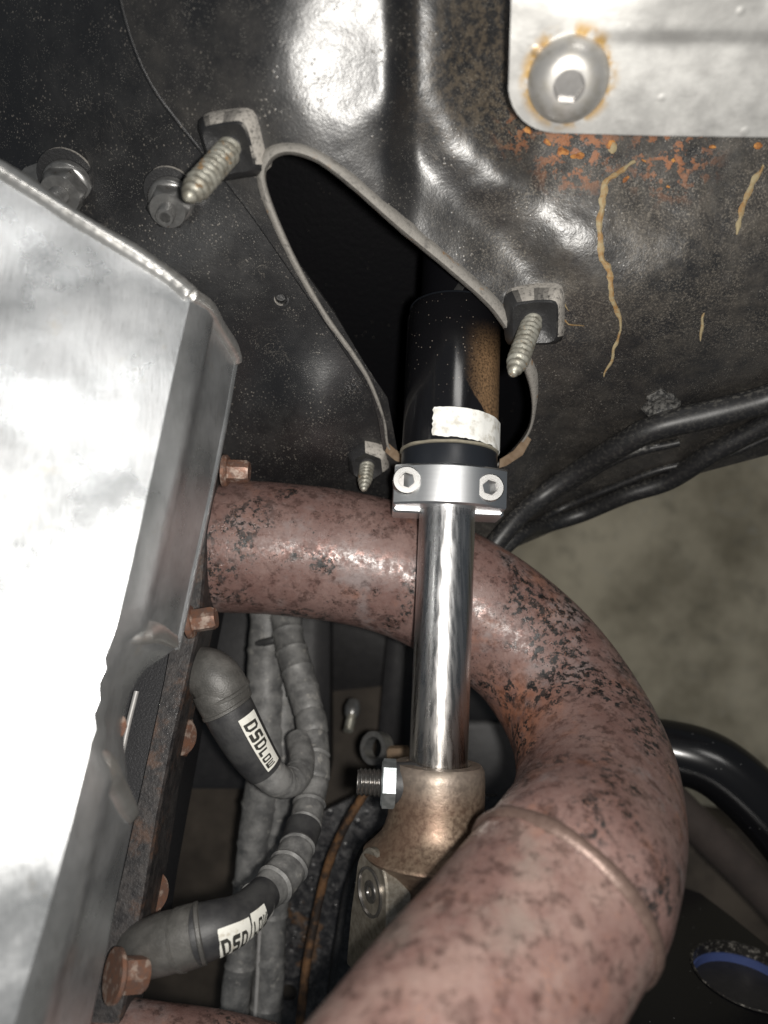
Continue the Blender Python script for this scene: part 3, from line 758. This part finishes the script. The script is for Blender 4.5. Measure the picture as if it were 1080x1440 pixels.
sh = obj('steering_shaft', lathe([(s2, .0096), (s3, .0097), (s4 + .004, .0097)], A0, ax, 72), MAT['shaft'])
tag(sh, 'polished steel round shaft between the bright clamp and brown joint', 'steering shaft')

uj = thing('universal_joint', 'brown flared steel universal joint with pinch bolt at the shaft end', 'universal joint', axp(1150))
sj = s_at(1078)
prof = [(.003, .0098), (-.0004, .0101), (-.0012, .0108), (-.0010, .0142), (.0004, .0152), (.003, .0155), (.012, .0156), (.016, .0160), (.019, .0168), (.0215, .0180), (.0245, .0208), (.0262, .0228), (.0268, .0234), (.0274, .0235), (.0284, .0226), (.031, .0190), (.035, .0152), (.040, .0120), (.046, .0100), (.060, .0092)]
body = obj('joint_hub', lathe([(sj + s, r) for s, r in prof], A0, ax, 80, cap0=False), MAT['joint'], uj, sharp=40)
# pinch bolt across the neck
nb = P(556, 1102, 240); ne = P(536, 1101, 240); te = P(502, 1099, 240)
obj('pinch_nut', hexhead(nb, ne - nb, .0134, (ne - nb).length, up=(0, .5, .8), rot=.44, cham=.12), MAT['zinc'], uj, sharp=24)
tb = obj('pinch_bolt', thread(nb, te, .0044, .0014, .0007, .001, seg=30, blunt=.85), MAT['oily'], uj, sharp=50)
obj('nut_boss', lathe([(-.0006, .0066), (.004, .0070), (.009, .0080)], nb + Vector((.0002, 0, 0)), nb - ne, 32), MAT['sleeve'], uj)  # dark sleeve colour paints in the shade of the recess beside the nut
# ear of the lower yoke with bearing cup
en = Vector((-.86, .05, .50)).normalized(); ec = P(521, 1254, 231)
ea, eu, ew = frame(en, (-.10, 1, .10))
def ear():
    out = []
    for k in range(17): t = math.pi * k / 16; out.append((math.cos(t) * .0098, .0018 + math.sin(t) * .0112))
    out = [(x * 1.0, y) for x, y in out]
    out += [(-.0105, -.004), (-.0118, -.012), (-.0128, -.030), (.0128, -.030), (.0118, -.012), (.0105, -.004)]
    V, Fc = [], []; m = len(out)
    for (s, k) in ((-.0085, 1), (-.0006, 1), (0, .95)):
        for (x, y) in out: V.append(ec + ea * s + ew * x * k + eu * (y * k))
    for i in range(2):
        for j in range(m): q = (j + 1) % m; Fc.append((i * m + j, i * m + q, (i + 1) * m + q, (i + 1) * m + j))
    Fc.append(tuple(2 * m + j for j in range(m))); Fc.append(tuple(reversed(range(m))))
    return V, Fc
yk = obj('yoke_ear', ear(), MAT['yoke'], uj, sharp=30)
obj('bearing_cup', lathe([(-.001, .0074), (.0004, .0074), (.0005, .0067), (-.0006, .0064), (-.0008, .0036), (.0001, .0033), (.0002, .0016), (-.0005, .0012)], ec + ea * .0003, en, 36), MAT['oily'], yk, sharp=30)
obj('inner_yoke_arm', lathe([(0, .0085), (.004, .0090), (.012, .0092)], ec - ea * .0088, -en, 30), MAT['oily'], uj)

# ------------------------------------------------------------------ exhaust header
hd = thing('exhaust_header', 'thick rusty mauve exhaust header pipe curving round the steering shaft', 'exhaust header', P(820, 1080, 215))
RH = .0256
cl = [(215, 757, 288), (300, 767, 288), (400, 772, 289), (490, 784, 290), (572, 806, 291), (664, 852, 290), (744, 915, 286), (803, 995, 272), (836, 1080, 246), (836, 1160, 219), (806, 1236, 191), (787, 1263, 186)]
hp_ = Path([P(*c) for c in cl], [RH * 1.004] * len(cl), 12)
def hdisp(s, a, i): return .00022 * noise.noise(Vector((s * 60, math.cos(a) * 1.5, math.sin(a) * 1.5)))
obj('curved_pipe', hp_.tube(72, True, hdisp), MAT['header'], hd)
cl2 = [(806, 1236, 190), (768, 1290, 182), (713, 1368, 170), (661, 1442, 159), (586, 1555, 145), (476, 1720, 130)]
p2 = Path([P(*c) for c in cl2], [RH * 1.0] * len(cl2), 10)
obj('straight_pipe', p2.tube(72, True, hdisp), MAT['header2'], hd)
wt = (p2.p[2] - p2.p[0]).normalized(); wc = p2.at(.105)[0]
def weldring():
    a, u, w = frame(wt); V, Fc = [], []; n, m = 150, 8
    for i in range(n):
        t = 2 * math.pi * i / n; d = u * math.cos(t) + w * math.sin(t)
        rr = .0015 * (1 + .05 * math.sin(t * 46) + .45 * noise.noise(Vector((math.cos(t) * 3, math.sin(t) * 3, 0))))
        for j in range(m):
            q = 2 * math.pi * j / m
            V.append(wc + d * (RH * 1.015 + rr * .62 * math.cos(q)) + a * rr * 1.25 * math.sin(q))
    for i in range(n):
        for j in range(m):
            k, l = (i + 1) % n, (j + 1) % m; Fc.append((i * m + j, k * m + j, k * m + l, i * m + l))
    return V, Fc
obj('pipe_weld', weldring(), MAT['hweld'], hd, label='rough weld bead joining the two pipe sections')
# a heavier blob of weld on the outer flank
wb = P(893, 1318, 150)
obj('weld_blob', Path([wc + (P(870, 1268, 172) - P(804, 1241, 190)) * .97 + wt * .002, wc + (P(890, 1296, 170) - P(804, 1241, 190)) * .97 + wt * .003, wc + (P(910, 1330, 173) - P(804, 1241, 190)) * .97 + wt * .003], [.0015, .0030, .0018], 8).tube(14), MAT['hweld'], hd)
# second primary, bottom edge of the picture
c3 = [(110, 1480, 222), (200, 1496, 220), (300, 1510, 220), (420, 1540, 222)]
obj('lower_primary_pipe', Path([P(*c) for c in c3], RH * .62, 8).tube(48), MAT['header'], hd)
# flange bar bolted to the head
FL = [(285, 640, 268), (276, 760, 262), (262, 880, 255), (246, 960, 250), (228, 1040, 244), (205, 1150, 236), (184, 1260, 228), (160, 1380, 219), (140, 1480, 212)]
def bar(line, half_px, deep, top=0.0):
    V, Fc = [], []; n = len(line)
    for i, (u, v, d) in enumerate(line):
        h = half_px[i]
        for (du, dd) in ((-h * 1.0, deep), (-h, 1.2), (-h + 2, 0), (h - 3, 0), (h, 1.4), (h * 1.02, deep)):
            c = P(u + du, v, d); c = P(u + du, v, d); c.z -= dd * .001; V.append(c)
        if i:
            for k in range(5): q = (i - 1) * 6 + k; Fc.append((q, q + 6, q + 7, q + 1))
    Fc.append(tuple(range(6))); Fc.append(tuple(reversed(range((n - 1) * 6, n * 6))))
    return V, Fc
fl_ = obj('flange_bar', bar(FL, [16, 16, 19, 17, 16, 17, 20, 22, 22], 24), MAT['flange'], hd, sharp=25)
def hbolt(c, dirp, af, h, lab, wr=.82, mat='rbolt'):
    b = P(*c); a = (P(*dirp) - b).normalized()
    n = obj('flange_bolt', join(lathe([(-.0010, af * wr), (.0002, af * wr), (.0008, af * .74), (.0010, af * .5)], b, a, 32), hexhead(b + a * .0006, a, af, h * 1.2, up=(0, .4, .9), rot=.1, cham=.14)), MAT[mat], hd, sharp=32, label=lab)
    return n
hbolt((268, 874, 243), (300, 869, 243), .0068, .0066, 'rusty flange bolt just below the upper pipe')
hbolt((318, 662, 262), (345, 663, 262), .0070, .0064, 'rusty flange bolt just above the upper pipe')
hbolt((163, 1372, 207), (198, 1370, 211), .0086, .0066, 'rusty flange bolt beside the lower spark plug boot')
hbolt((240, 1035, 262), (262, 1037, 258), .0125, .005, 'orange rusted bolt head half behind the flange')
hbolt((198, 1254, 246), (220, 1256, 242), .0125, .005, 'rusted bolt head behind the lower flange')

# ------------------------------------------------------------------ cylinder head and valve cover
ch = thing('cylinder_head', 'black rough cast cylinder head strip between cover and exhaust flange', 'cylinder head', P(200, 1050, 245))
H1 = [(250, 640, 272), (240, 760, 268), (222, 880, 260), (205, 960, 254), (188, 1040, 248), (170, 1150, 240), (148, 1260, 233), (124, 1380, 224), (104, 1500, 214)]
obj('casting', bar(H1, [38, 38, 36, 36, 34, 34, 34, 34, 34], 70), MAT['head'], ch, sharp=25)
obj('gasket_edge', Path([P(192, 972, 247), P(180, 1020, 243.5), P(168, 1076, 239.5)], .0009, 8).tube(10), MAT['gasket'], ch)
obj('gap_shade_block', box(P(330, 960, 420), Vector((.055, .0, 0)), Vector((0, .055, 0)), Vector((0, 0, .02)), .006), MAT['chassis'], ch)  # added block, its dark colour standing in for shade in the gap
ob = obj('floor_shade_box', box(P(330, 1290, 500), Vector((.16, .02, 0)), Vector((-.02, .17, 0)), Vector((0, 0, .05)), .02), MAT['gap_shade']); tag(ob, 'dull brown box added as the floor shade behind the plug leads', 'shade filler')  # added box; brown colour stands in for the shaded floor
ob = obj('arm_shade_box', box(P(1060, 1330, 520), Vector((.16, -.02, 0)), Vector((.02, .085, 0)), Vector((0, 0, .03)), .01), MAT['gap_shade']); tag(ob, 'dark brown box added as shade under the suspension arm', 'shield')  # added box; dark colour stands in for the shade below the arm

vc = thing('valve_cover', 'bright welded aluminium valve cover with glaring flash reflections', 'valve cover', P(60, 800, 185))
tn = Vector((.36, .20, .95)).normalized(); tp0 = P(150, 900, 172)
td = lambda u, v: depth_plane(u, v, tp0, tn)
T = [(268, 420), (258, 465), (245, 520), (230, 590), (215, 660), (200, 725), (185, 790), (172, 845), (163, 880), (158, 895), (146, 925), (148, 940), (138, 962), (139, 985), (131, 1005), (134, 1025), (127, 1045), (124, 1062), (112, 1110), (100, 1160), (80, 1235), (62, 1300), (40, 1372), (20, 1440), (-4, 1520)]
Sd = [(331, 500), (325, 535), (317, 580), (307, 630), (296, 685), (284, 740), (270, 803), (258, 860), (247, 912), (228, 925), (206, 940), (194, 955), (184, 972), (178, 992), (174, 1015), (174, 1045), (180, 1105), (187, 1150), (181, 1182), (174, 1215), (162, 1275), (150, 1335), (138, 1390), (127, 1440), (110, 1520)]
dS = [39] * 9 + [36, 33, 31, 31, 31, 31, 31, 33, 36] + [37] * 7
top_poly = [(-150, 150), (-40, 216), (0, 240), (60, 281), (130, 325), (200, 368), (240, 395)] + T + [(-150, 1520)]
def tdm(u, v):
    e = 99
    d = td(u, v) + .35 * fbm((u * .008, v * .008, 1), 1, 2)
    d += 5.5 * (sm(640, 380, v)) ** 2 * .4          # the sheet rolls off a little towards the welded end
    return d
def edge_strip():
    V, Fc = [], []; n = len(T); K = 8
    for i in range(n):
        a = P(T[i][0], T[i][1], tdm(*T[i])); b = P(Sd[i][0], Sd[i][1], tdm(*T[i]) + dS[i])
        dirt = (b - a)
        inward = Vector((-.94, 0, .34)).normalized() * .0
        # rounded shoulder of about 3 mm
        out = Vector((.93, .0, -.36)).normalized()
        for k in range(K):
            f = k / (K - 1)
            q = a + dirt * f
            rnd = .0030 * math.sin(math.pi * min(1, f * 2.4)) * (1 if f < .42 else 0)
            V.append(q + out * rnd * (1.0 if not 8 < i < 17 else .25))
        if i:
            for k in range(K - 1): q = (i - 1) * K + k; Fc.append((q, q + 1, q + K + 1, q + K))
    return V, Fc
obj('top_sheet', sheet(top_poly, tdm, 13), MAT['cover'], vc, sharp=60)
obj('side_wall', edge_strip(), MAT['cover'], vc, sharp=50)
# bolting lip under the side wall
obj('bolting_lip', Path([P(Sd[i][0] - 4, Sd[i][1], tdm(*T[i]) + dS[i] + 2) for i in list(range(0, 9))], .0022, 4).tube(10), MAT['cover'], vc)
def weld(points, r, name, lab=None, freq=2.6, mat='cweld'):
    p = Path(points, r, 14); r = max(r) if isinstance(r, list) else r
    k = 1 / (r * .9)
    return obj(name, p.tube(14, True, lambda s, a, i: r * (.04 * abs(math.sin(s * k * freq)) + .26 * noise.noise(Vector((s * 70, math.cos(a), math.sin(a)))) - .1)), MAT[mat], vc, sharp=0, label=lab)
ed = [(-150, 148), (-40, 216), (0, 239), (60, 279), (130, 323), (200, 366), (240, 392), (268, 416)]
weld([P(u, v, tdm(u, v) + .6) for u, v in ed], .0027, 'end_weld', 'bright rippled weld bead along the end of the cover')
weld([P(266, 414, tdm(266, 414) + .6), P(290, 432, tdm(268, 420) + 9), P(308, 458, tdm(268, 420) + 20), P(326, 488, tdm(268, 420) + 33), P(331, 506, tdm(268, 420) + 39)], .0024, 'corner_weld')
# rolled end plate behind the weld
o = obj('end_plate', join(*[((lambda a, b: ([P(*a[0]), P(*a[1]), P(*b[1]), P(*b[0])], [(0, 1, 2, 3)]))(
    ((ed[i][0], ed[i][1] - 9, tdm(*ed[i]) + 3), (ed[i][0] + 10, ed[i][1] + 10, tdm(*ed[i]) + 45)), ((ed[i + 1][0], ed[i + 1][1] - 9, tdm(*ed[i + 1]) + 3), (ed[i + 1][0] + 10, ed[i + 1][1] + 10, tdm(*ed[i + 1]) + 45)))) for i in range(len(ed) - 1)]), MAT['cover'], vc)
weld([P(124, 1044, tdm(126, 1046) + 7), P(140, 1074, tdm(126, 1050) + 9), P(160, 1108, tdm(126, 1050) + 20), P(184, 1148, tdm(124, 1062) + 34)], [.0010, .0032, .0036, .0022], 'pocket_weld', 'dull ridge of weld below the bolt pocket')
weld([P(160, 888, tdm(164, 884) + 9), P(190, 893, tdm(164, 884) + 12), P(220, 890, tdm(164, 884) + 24), P(244, 902, tdm(164, 884) + 36)], [.0010, .0028, .0032, .0020], 'pocket_weld')
# bolt with washer in the pocket
bp = P(148, 1022, tdm(134, 1020) + 30); bn = Vector((.80, .20, .56)).normalized()
w = obj('cover_bolt', join(lathe([(0, .0052), (.0009, .0052), (.0011, .0047), (.0011, .003)], bp, bn, 36, cap1=False)), MAT['washer'], vc)
obj('bolt_head', hexhead(bp + bn * .001, bn, .0070, .0036), MAT['rbolt'], w, sharp=30)

# ------------------------------------------------------------------ spark plug leads
GL = {'D': [[(0, 0), (0, 1), (.62, 1), (.9, .78), (.9, .22), (.62, 0)], [(.28, .2), (.58, .2), (.64, .3), (.64, .7), (.58, .8), (.28, .8)]],
      'O': [[(0, .1), (0, .9), (.12, 1), (.78, 1), (.9, .9), (.9, .1), (.78, 0), (.12, 0)], [(.27, .2), (.63, .2), (.63, .8), (.27, .8)]],
      'S': [[(0, 0), (0, .24), (.6, .24), (.6, .40), (.12, .40), (0, .52), (0, .88), (.12, 1), (.9, 1), (.9, .76), (.3, .76), (.3, .62), (.78, .62), (.9, .50), (.9, .12), (.78, 0)]],
      'L': [[(0, 0), (0, 1), (.3, 1), (.3, .26), (.85, .26), (.85, 0)]],
      'W': [[(0, 0), (0, 1), (.22, 1), (.22, .24), (.39, .24), (.39, .9), (.61, .9), (.61, .24), (.78, .24), (.78, 1), (1.0, 1), (1.0, 0)]]}
def letters(path, text, fa, fb, th0, th1, small_from, lean=.12, flip=False):
    """block letters cut as small meshes and laid on the rubber; the text runs along the lead"""
    widths = [.9 if c != 'W' else 1.05 for c in text]
    hts = [1.0 if i < small_from else .74 for i in range(len(text))]
    tot = sum(w * (h * .5 + .5) + .22 for w, h in zip(widths, hts)); x = .1
    V, Fc = [], []
    for c, wd, h in zip(text, widths, hts):
        loops = GL[c]; pts, edges = [], []
        for lp in loops:
            lp = dense(lp, .25); b = len(pts); pts += [Vector(p) for p in lp]; edges += [(b + i, b + (i + 1) % len(lp)) for i in range(len(lp))]
        r = geometry.delaunay_2d_cdt(pts, edges, [], 0, 1e-5); n = len(V)
        for p in r[0]:
            gx = (x + p.x * (h * .5 + .5) + lean * p.y) / (tot + .2); gy = p.y * h + (0 if flip else 0)
            V.append(path.pt(fa + (fb - fa) * gx, th0 + (th1 - th0) * gy, .00062))
        for f in r[2]:
            cx = sum(r[0][i].x for i in f) / 3; cy = sum(r[0][i].y for i in f) / 3
            if inside(loops[0], cx, cy) and not (len(loops) > 1 and inside(loops[1], cx, cy)): Fc.append(tuple(n + i for i in f))
        x += wd * (h * .5 + .5) + .22
    return V, Fc
def loom_disp(amp, per):
    def f(s, a, i):
        x = (s / per) % 1.0
        return amp * (.9 * noise.noise(Vector((s * 90, math.cos(a) * .8, math.sin(a) * .8 + per * 900))) + .7 * (1 - sm(0, .16, x)) - .5 * sm(.88, 1, x))
    return f
# upper lead
w1 = thing('spark_plug_lead', 'spark plug lead with bent boot and tilted white sticker below upper pipe', 'spark plug lead', P(320, 1000, 262), 'spark plug leads')
el = Path([P(215, 954, 282), P(256, 946, 270), P(288, 945, 262), P(308, 962, 260), P(322, 990, 261)], [.0080, .0084, .0088, .0092, .0087], 10)
obj('elbow_boot', el.tube(40), MAT['boot'], w1)
bd = Path([P(300, 958, 260), P(318, 992, 260), P(338, 1030, 261), P(356, 1060, 263), P(372, 1082, 265)], [.0080, .0088, .0085, .0078, .0069], 10)
obj('boot_sleeve', bd.tube(40), MAT['sleeve'], w1)
def ring(path, f, r, name, par, mat):
    p, rr, n, b = path.at(f); q = path.at(min(1, f + .02))[0]
    return obj(name, lathe([(-.0009, rr * .98), (-.0005, rr + r), (.0005, rr + r), (.0009, rr * .98)], p, q - p, 40), mat, par)
ring(el, .86, .0006, 'boot_ridge', w1, MAT['boot']); ring(bd, .26, .0005, 'boot_ridge', w1, MAT['boot'])
obj('boot_collar', Path([bd.at(.05)[0], bd.at(.15)[0], bd.at(.27)[0]], [.0088, .0091, .0089], 4).tube(40), MAT['boot'], w1)
cb = Path([P(366, 1074, 265), P(384, 1094, 266), P(402, 1102, 270), P(418, 1092, 276), P(424, 1070, 284), P(420, 1040, 296)], [.0064, .0060, .0055, .0052, .0050, .0050], 10)
obj('lead_cable', cb.tube(30, True, loom_disp(.0004, .006)), MAT['loom'], w1)
sg = 1 if bd.pt(.5, 1.0).x > bd.pt(.5, -1.0).x else -1
st = obj('sticker', bd.wrap(.36, .93, sg * .42, sg * 1.28, 30, 10, .0004), MAT['white'], w1, label='white sticker printed DSD LOW in block letters')
obj('lettering', letters(bd, 'DSDLOW', .40, .92, sg * .50, sg * 1.10, 3), MAT['ink'], st, smooth=False)
# lower lead
w2 = thing('spark_plug_lead', 'spark plug lead with straight boot and worn sticker near bottom bolt', 'spark plug lead', P(260, 1320, 225), 'spark plug leads')
e2 = Path([P(165, 1348, 236), P(200, 1336, 226), P(232, 1326, 221), P(258, 1320, 220)], [.0074, .0083, .0086, .0083], 10)
obj('boot_head', e2.tube(40), MAT['boot'], w2)
b2 = Path([P(250, 1322, 220), P(276, 1314, 220), P(306, 1304, 222), P(330, 1294, 226), P(352, 1278, 232), P(372, 1256, 240)], [.0081, .0083, .0078, .0070, .0062, .0056], 10)
obj('boot_sleeve', b2.tube(40), MAT['sleeve'], w2)
obj('boot_collar', Path([P(254, 1321, 220), P(266, 1317, 220), P(280, 1313, 220)], [.0088, .0088, .0086], 4).tube(40), MAT['boot'], w2)
ring(e2, .97, .0006, 'boot_ridge', w2, MAT['boot']); ring(b2, .24, .0005, 'boot_ridge', w2, MAT['boot'])
c2 = Path([P(362, 1268, 237), P(392, 1238, 248), P(413, 1204, 259), P(424, 1172, 268), P(436, 1130, 280), P(441, 1080, 290), P(440, 1030, 300), P(428, 975, 310), P(412, 920, 320), P(400, 866, 330)],
          [.0058, .0064, .0063, .0056, .0060, .0063, .0062, .0064, .0066, .0066], 14)
obj('wrapped_cable', c2.tube(32, True, loom_disp(.0009, .0095)), MAT['loom'], w2)
obj('dark_splice', Path([c2.at(.27)[0], c2.at(.31)[0], c2.at(.36)[0]], [.0066, .0063, .0066], 6).tube(30), MAT['sleeve'], w2)
sg2 = 1 if b2.pt(.4, 1.0).y < b2.pt(.4, -1.0).y else -1
st = obj('sticker', b2.wrap(.36, .60, sg2 * -.38, sg2 * .84, 20, 12, .0004, .006), MAT['white'], w2, label='worn white sticker printed DSD')
obj('lettering', letters(b2, 'DSD', .375, .60, sg2 * .74, sg2 * .0, 9, -.25), MAT['ink'], st, smooth=False)
st = obj('torn_sticker', b2.wrap(.615, .79, sg2 * -.45, sg2 * .66, 14, 10, .0005, .008), MAT['white'], w2)
obj('lettering', letters(b2, 'LOW', .635, .81, sg2 * .58, sg2 * -.10, 9, -.25), MAT['ink'], st, smooth=False)
# two conduits hanging behind the leads
lm = thing('wiring_conduit', 'thin grey taped wiring conduit nearer the engine behind the plug leads', 'conduit', P(350, 1250, 330), 'grey conduits behind the leads')
q1 = Path([P(378, 860, 338), P(374, 960, 334), P(372, 1080, 330), P(358, 1180, 328), P(346, 1280, 326), P(334, 1380, 322), P(322, 1480, 318)], [.0084, .0086, .0080, .0072, .0066, .0062, .0062], 18)
obj('conduit', q1.tube(28, True, loom_disp(.0010, .017)), MAT['loom'], lm)
lm2 = thing('wiring_conduit', 'wider grey taped wiring conduit with a split seam behind the plug leads', 'conduit', P(380, 1350, 330), 'grey conduits behind the leads')
q2 = Path([P(402, 860, 345), P(398, 960, 340), P(396, 1080, 336), P(386, 1180, 333), P(382, 1280, 330), P(377, 1380, 326), P(370, 1480, 322)], [.0078, .0088, .0088, .0080, .0074, .0072, .0072], 18)
obj('conduit', q2.tube(28, True, loom_disp(.0010, .019)), MAT['loom'], lm2)
obj('split_seam', Path([q2.pt(f, -.55 if q2.pt(.5, -.55).x < q2.pt(.5, 0).x else .55, .0002) for f in (.70, .76, .82, .88, .95)], .0009, 6).tube(8), MAT['gasket'], lm2)
p_, r_, n_, b_ = q1.at(.06); 
obj('cable_tie', Path([P(362, 905, 330), P(385, 900, 326), P(412, 890, 330)], .0018, 8).tube(10), MAT['sleeve'], lm2)

# ------------------------------------------------------------------ cables on the right
def cable(pts, rad, label, name='black_cable', mat='cable', amp=.00012):
    p = Path([P(c[0], c[1], (d_wall(min(c[0], 1200), min(c[1], 735)) - c[2]) if c[2] < 100 else c[2]) for c in pts], rad, 14)
    o = obj(name, p.tube(24, True, lambda s, a, i: amp * noise.noise(Vector((s * 70, math.cos(a), math.sin(a) + len(pts))))), MAT[mat]); return tag(o, label, 'cable', 'cables along the bulkhead')
cable([(1140, 535, 9), (1080, 561, 9), (1000, 582, 9), (920, 602, 9), (870, 628, 9), (812, 664, 9), (760, 700, 9), (715, 742, 8), (670, 800, 6)], [.0052, .0052, .0053, .0050, .0046, .0044, .0042, .0040, .0040], 'thickest black cable crossing the bulkhead above the others')
cable([(1140, 560, 7), (1070, 600, 7), (1000, 638, 7), (940, 676, 7), (880, 696, 7), (820, 722, 7), (770, 738, 7), (730, 752, 6), (680, 800, 4)], [.0040, .0040, .0041, .0040, .0038, .0036, .0035, .0034, .0034], 'lower black cable along the bottom edge of the bulkhead')
cable([(955, 622, 3), (880, 640, 3), (820, 674, 4), (770, 704, 4), (720, 740, 4), (690, 775, 4)], [.0016, .0019, .0016, .0016, .0016, .0016], 'thin black wire between the two thick cables')
cable([(1110, 602, 2.5), (1020, 640, 2.5), (930, 660, 2.5), (850, 690, 3), (780, 720, 3), (720, 757, 3)], [.0014] * 6, 'thinnest black wire tucked just above the lower cable')
tie = obj('frayed_wire_end', Path([P(u, v, d_wall(u, v) - 3) for u, v in ((868, 640), (885, 634), (920, 628), (952, 622))], [.0022, .0018, .0010, .0008], 8).tube(12, True, lambda s, a, i: .0005 * noise.noise(Vector((s * 400, math.cos(a) * 2, math.sin(a))))), MAT['wspot']); tag(tie, 'short pale taped wire end above the thin wire', 'wire end')

# ------------------------------------------------------------------ chassis parts deep in the bay
rl = thing('frame_rail', 'wet black perforated chassis rail at the bottom behind the conduits', 'chassis rail', P(470, 1300, 350))
rail_out = [(380, 1500), (392, 1330), (404, 1235), (436, 1150), (500, 1120), (700, 1120), (700, 1500)]
def d_rail(u, v): return 352 - .03 * (v - 1200) + .6 * fbm((u * .03, v * .03, 0), 1, 2)
hl = [(405 + 13 * math.cos(t * .4488), 1396 + 12 * math.sin(t * .4488)) for t in range(14)]
o = obj('rail_plate', sheet(rail_out, d_rail, 9, [hl]), MAT['rail'], rl); solid(o, .004)
for k in range(26):
    u, v = random.uniform(410, 530), random.uniform(1190, 1430)
    obj('rail_dimple', lathe([(-.0002, .0018), (.0003, .0015), (.0005, .0010), (.0001, .0006)], P(u, v, d_rail(u, v)), (0, 0, 1), 12), MAT['rail'], rl)
o = cable([(515, 1112, 318), (486, 1160, 320), (462, 1215, 322), (447, 1275, 322), (434, 1340, 320), (426, 1400, 318), (418, 1480, 316)], .0019, 'thin brown rusted brake line running down the chassis rail', 'brake_line', 'bline'); o['category'] = 'brake line'; o['group'] = 'brake lines'
o = cable([(560, 1150, 322), (515, 1190, 322), (490, 1245, 322), (478, 1310, 322), (468, 1370, 320), (458, 1480, 318)], .0016, 'thin black brake line beside the universal joint', 'brake_line', 'cable'); o['category'] = 'brake line'; o['group'] = 'brake lines'
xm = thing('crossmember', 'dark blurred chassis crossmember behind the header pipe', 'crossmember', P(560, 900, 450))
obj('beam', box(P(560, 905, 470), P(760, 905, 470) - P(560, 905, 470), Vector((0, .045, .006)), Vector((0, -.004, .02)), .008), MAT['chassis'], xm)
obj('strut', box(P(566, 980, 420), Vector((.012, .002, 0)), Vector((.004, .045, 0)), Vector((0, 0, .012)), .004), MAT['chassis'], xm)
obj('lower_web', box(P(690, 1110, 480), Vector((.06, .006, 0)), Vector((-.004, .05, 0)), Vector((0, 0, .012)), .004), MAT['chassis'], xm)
sb = thing('small_stud', 'small pale threaded stud dangling in the dark behind the shaft', 'stud', P(496, 1000, 380))
obj('stud_head', lathe([(-.004, .003), (0, .0042), (.004, .0036), (.006, .002)], P(496, 996, 384), P(490, 1028, 376) - P(496, 996, 384), 24), MAT['nut'], sb)
obj('thread', thread(P(496, 1000, 382), P(490, 1028, 374), .0026, .0016, .0006), MAT['screw'], sb)
cp = thing('pipe_clip', 'blurred rusty ring clip above the pinch bolt', 'clip', P(530, 1055, 330))
obj('ring', lathe([(-.003, .0048), (-.003, .0072), (.003, .0072), (.003, .0048), (-.003, .0048)], P(530, 1052, 330), (-.6, .25, .75), 36, cap0=False, cap1=False), MAT['nut'], cp)
obj('tab', box(P(560, 1060, 325), Vector((.005, 0, 0)), Vector((0, .003, 0)), Vector((0, 0, .003)), .001), MAT['flake'], cp)

# ------------------------------------------------------------------ suspension, lower right
ca = thing('control_arm', 'glossy black tubular suspension arm curving away behind the header', 'suspension arm', P(1000, 1080, 330))
obj('arm_tube', Path([P(820, 1075, 350), P(900, 1056, 340), P(950, 1058, 334), P(1010, 1080, 328), P(1080, 1143, 322), P(1150, 1230, 318)], .0138, 12).tube(56), MAT['gloss'], ca)
lr = obj('tie_rod', Path([P(900, 1080, 400), P(985, 1165, 396), P(1080, 1262, 392), P(1150, 1340, 390)], .0095, 8).tube(30), MAT['armrust']); tag(lr, 'dull brown rod under the glossy suspension arm', 'rod')
ln = Vector((.08, .985, .06)).normalized(); lp = P(1052, 1372, 300)
ld = lambda u, v: depth_plane(u, v, lp, ln)
sp = thing('spring_plate', 'black speckled suspension plate with round blue-lined hole', 'suspension plate', lp)
la, lu, lw = frame(ln)
def ring_px(r):
    out = []
    for k in range(40):
        t = 2 * math.pi * k / 40; q = lp + (lu * math.cos(t) + lw * math.sin(t)) * r
        out.append((540 + q.x / (CAMZ - q.z) * F, 720 - q.y / (CAMZ - q.z) * F))
    return out
po = [(840, 1240), (930, 1238), (985, 1256), (1030, 1290), (1080, 1330), (1200, 1430), (1260, 1560), (780, 1560)]
o = obj('plate', sheet(po, ld, 13, [ring_px(.0215)]), MAT['gloss'], sp); solid(o, .003)
obj('hole_sleeve', lathe([(.0004, .0220), (.0008, .0215), (.0004, .0208), (-.0045, .0208)], lp, ln, 48, cap0=False, cap1=False), MAT['bare'], sp)
obj('blue_liner', lathe([(-.0043, .0209), (-.0043, .0200), (-.0080, .0200)], lp, ln, 48, cap0=False, cap1=False), MAT['blue'], sp)
obj('bush_core', lathe([(-.0078, .0202), (-.0076, .010), (-.0074, .001)], lp, ln, 48, cap0=False), MAT['chassis'], sp)
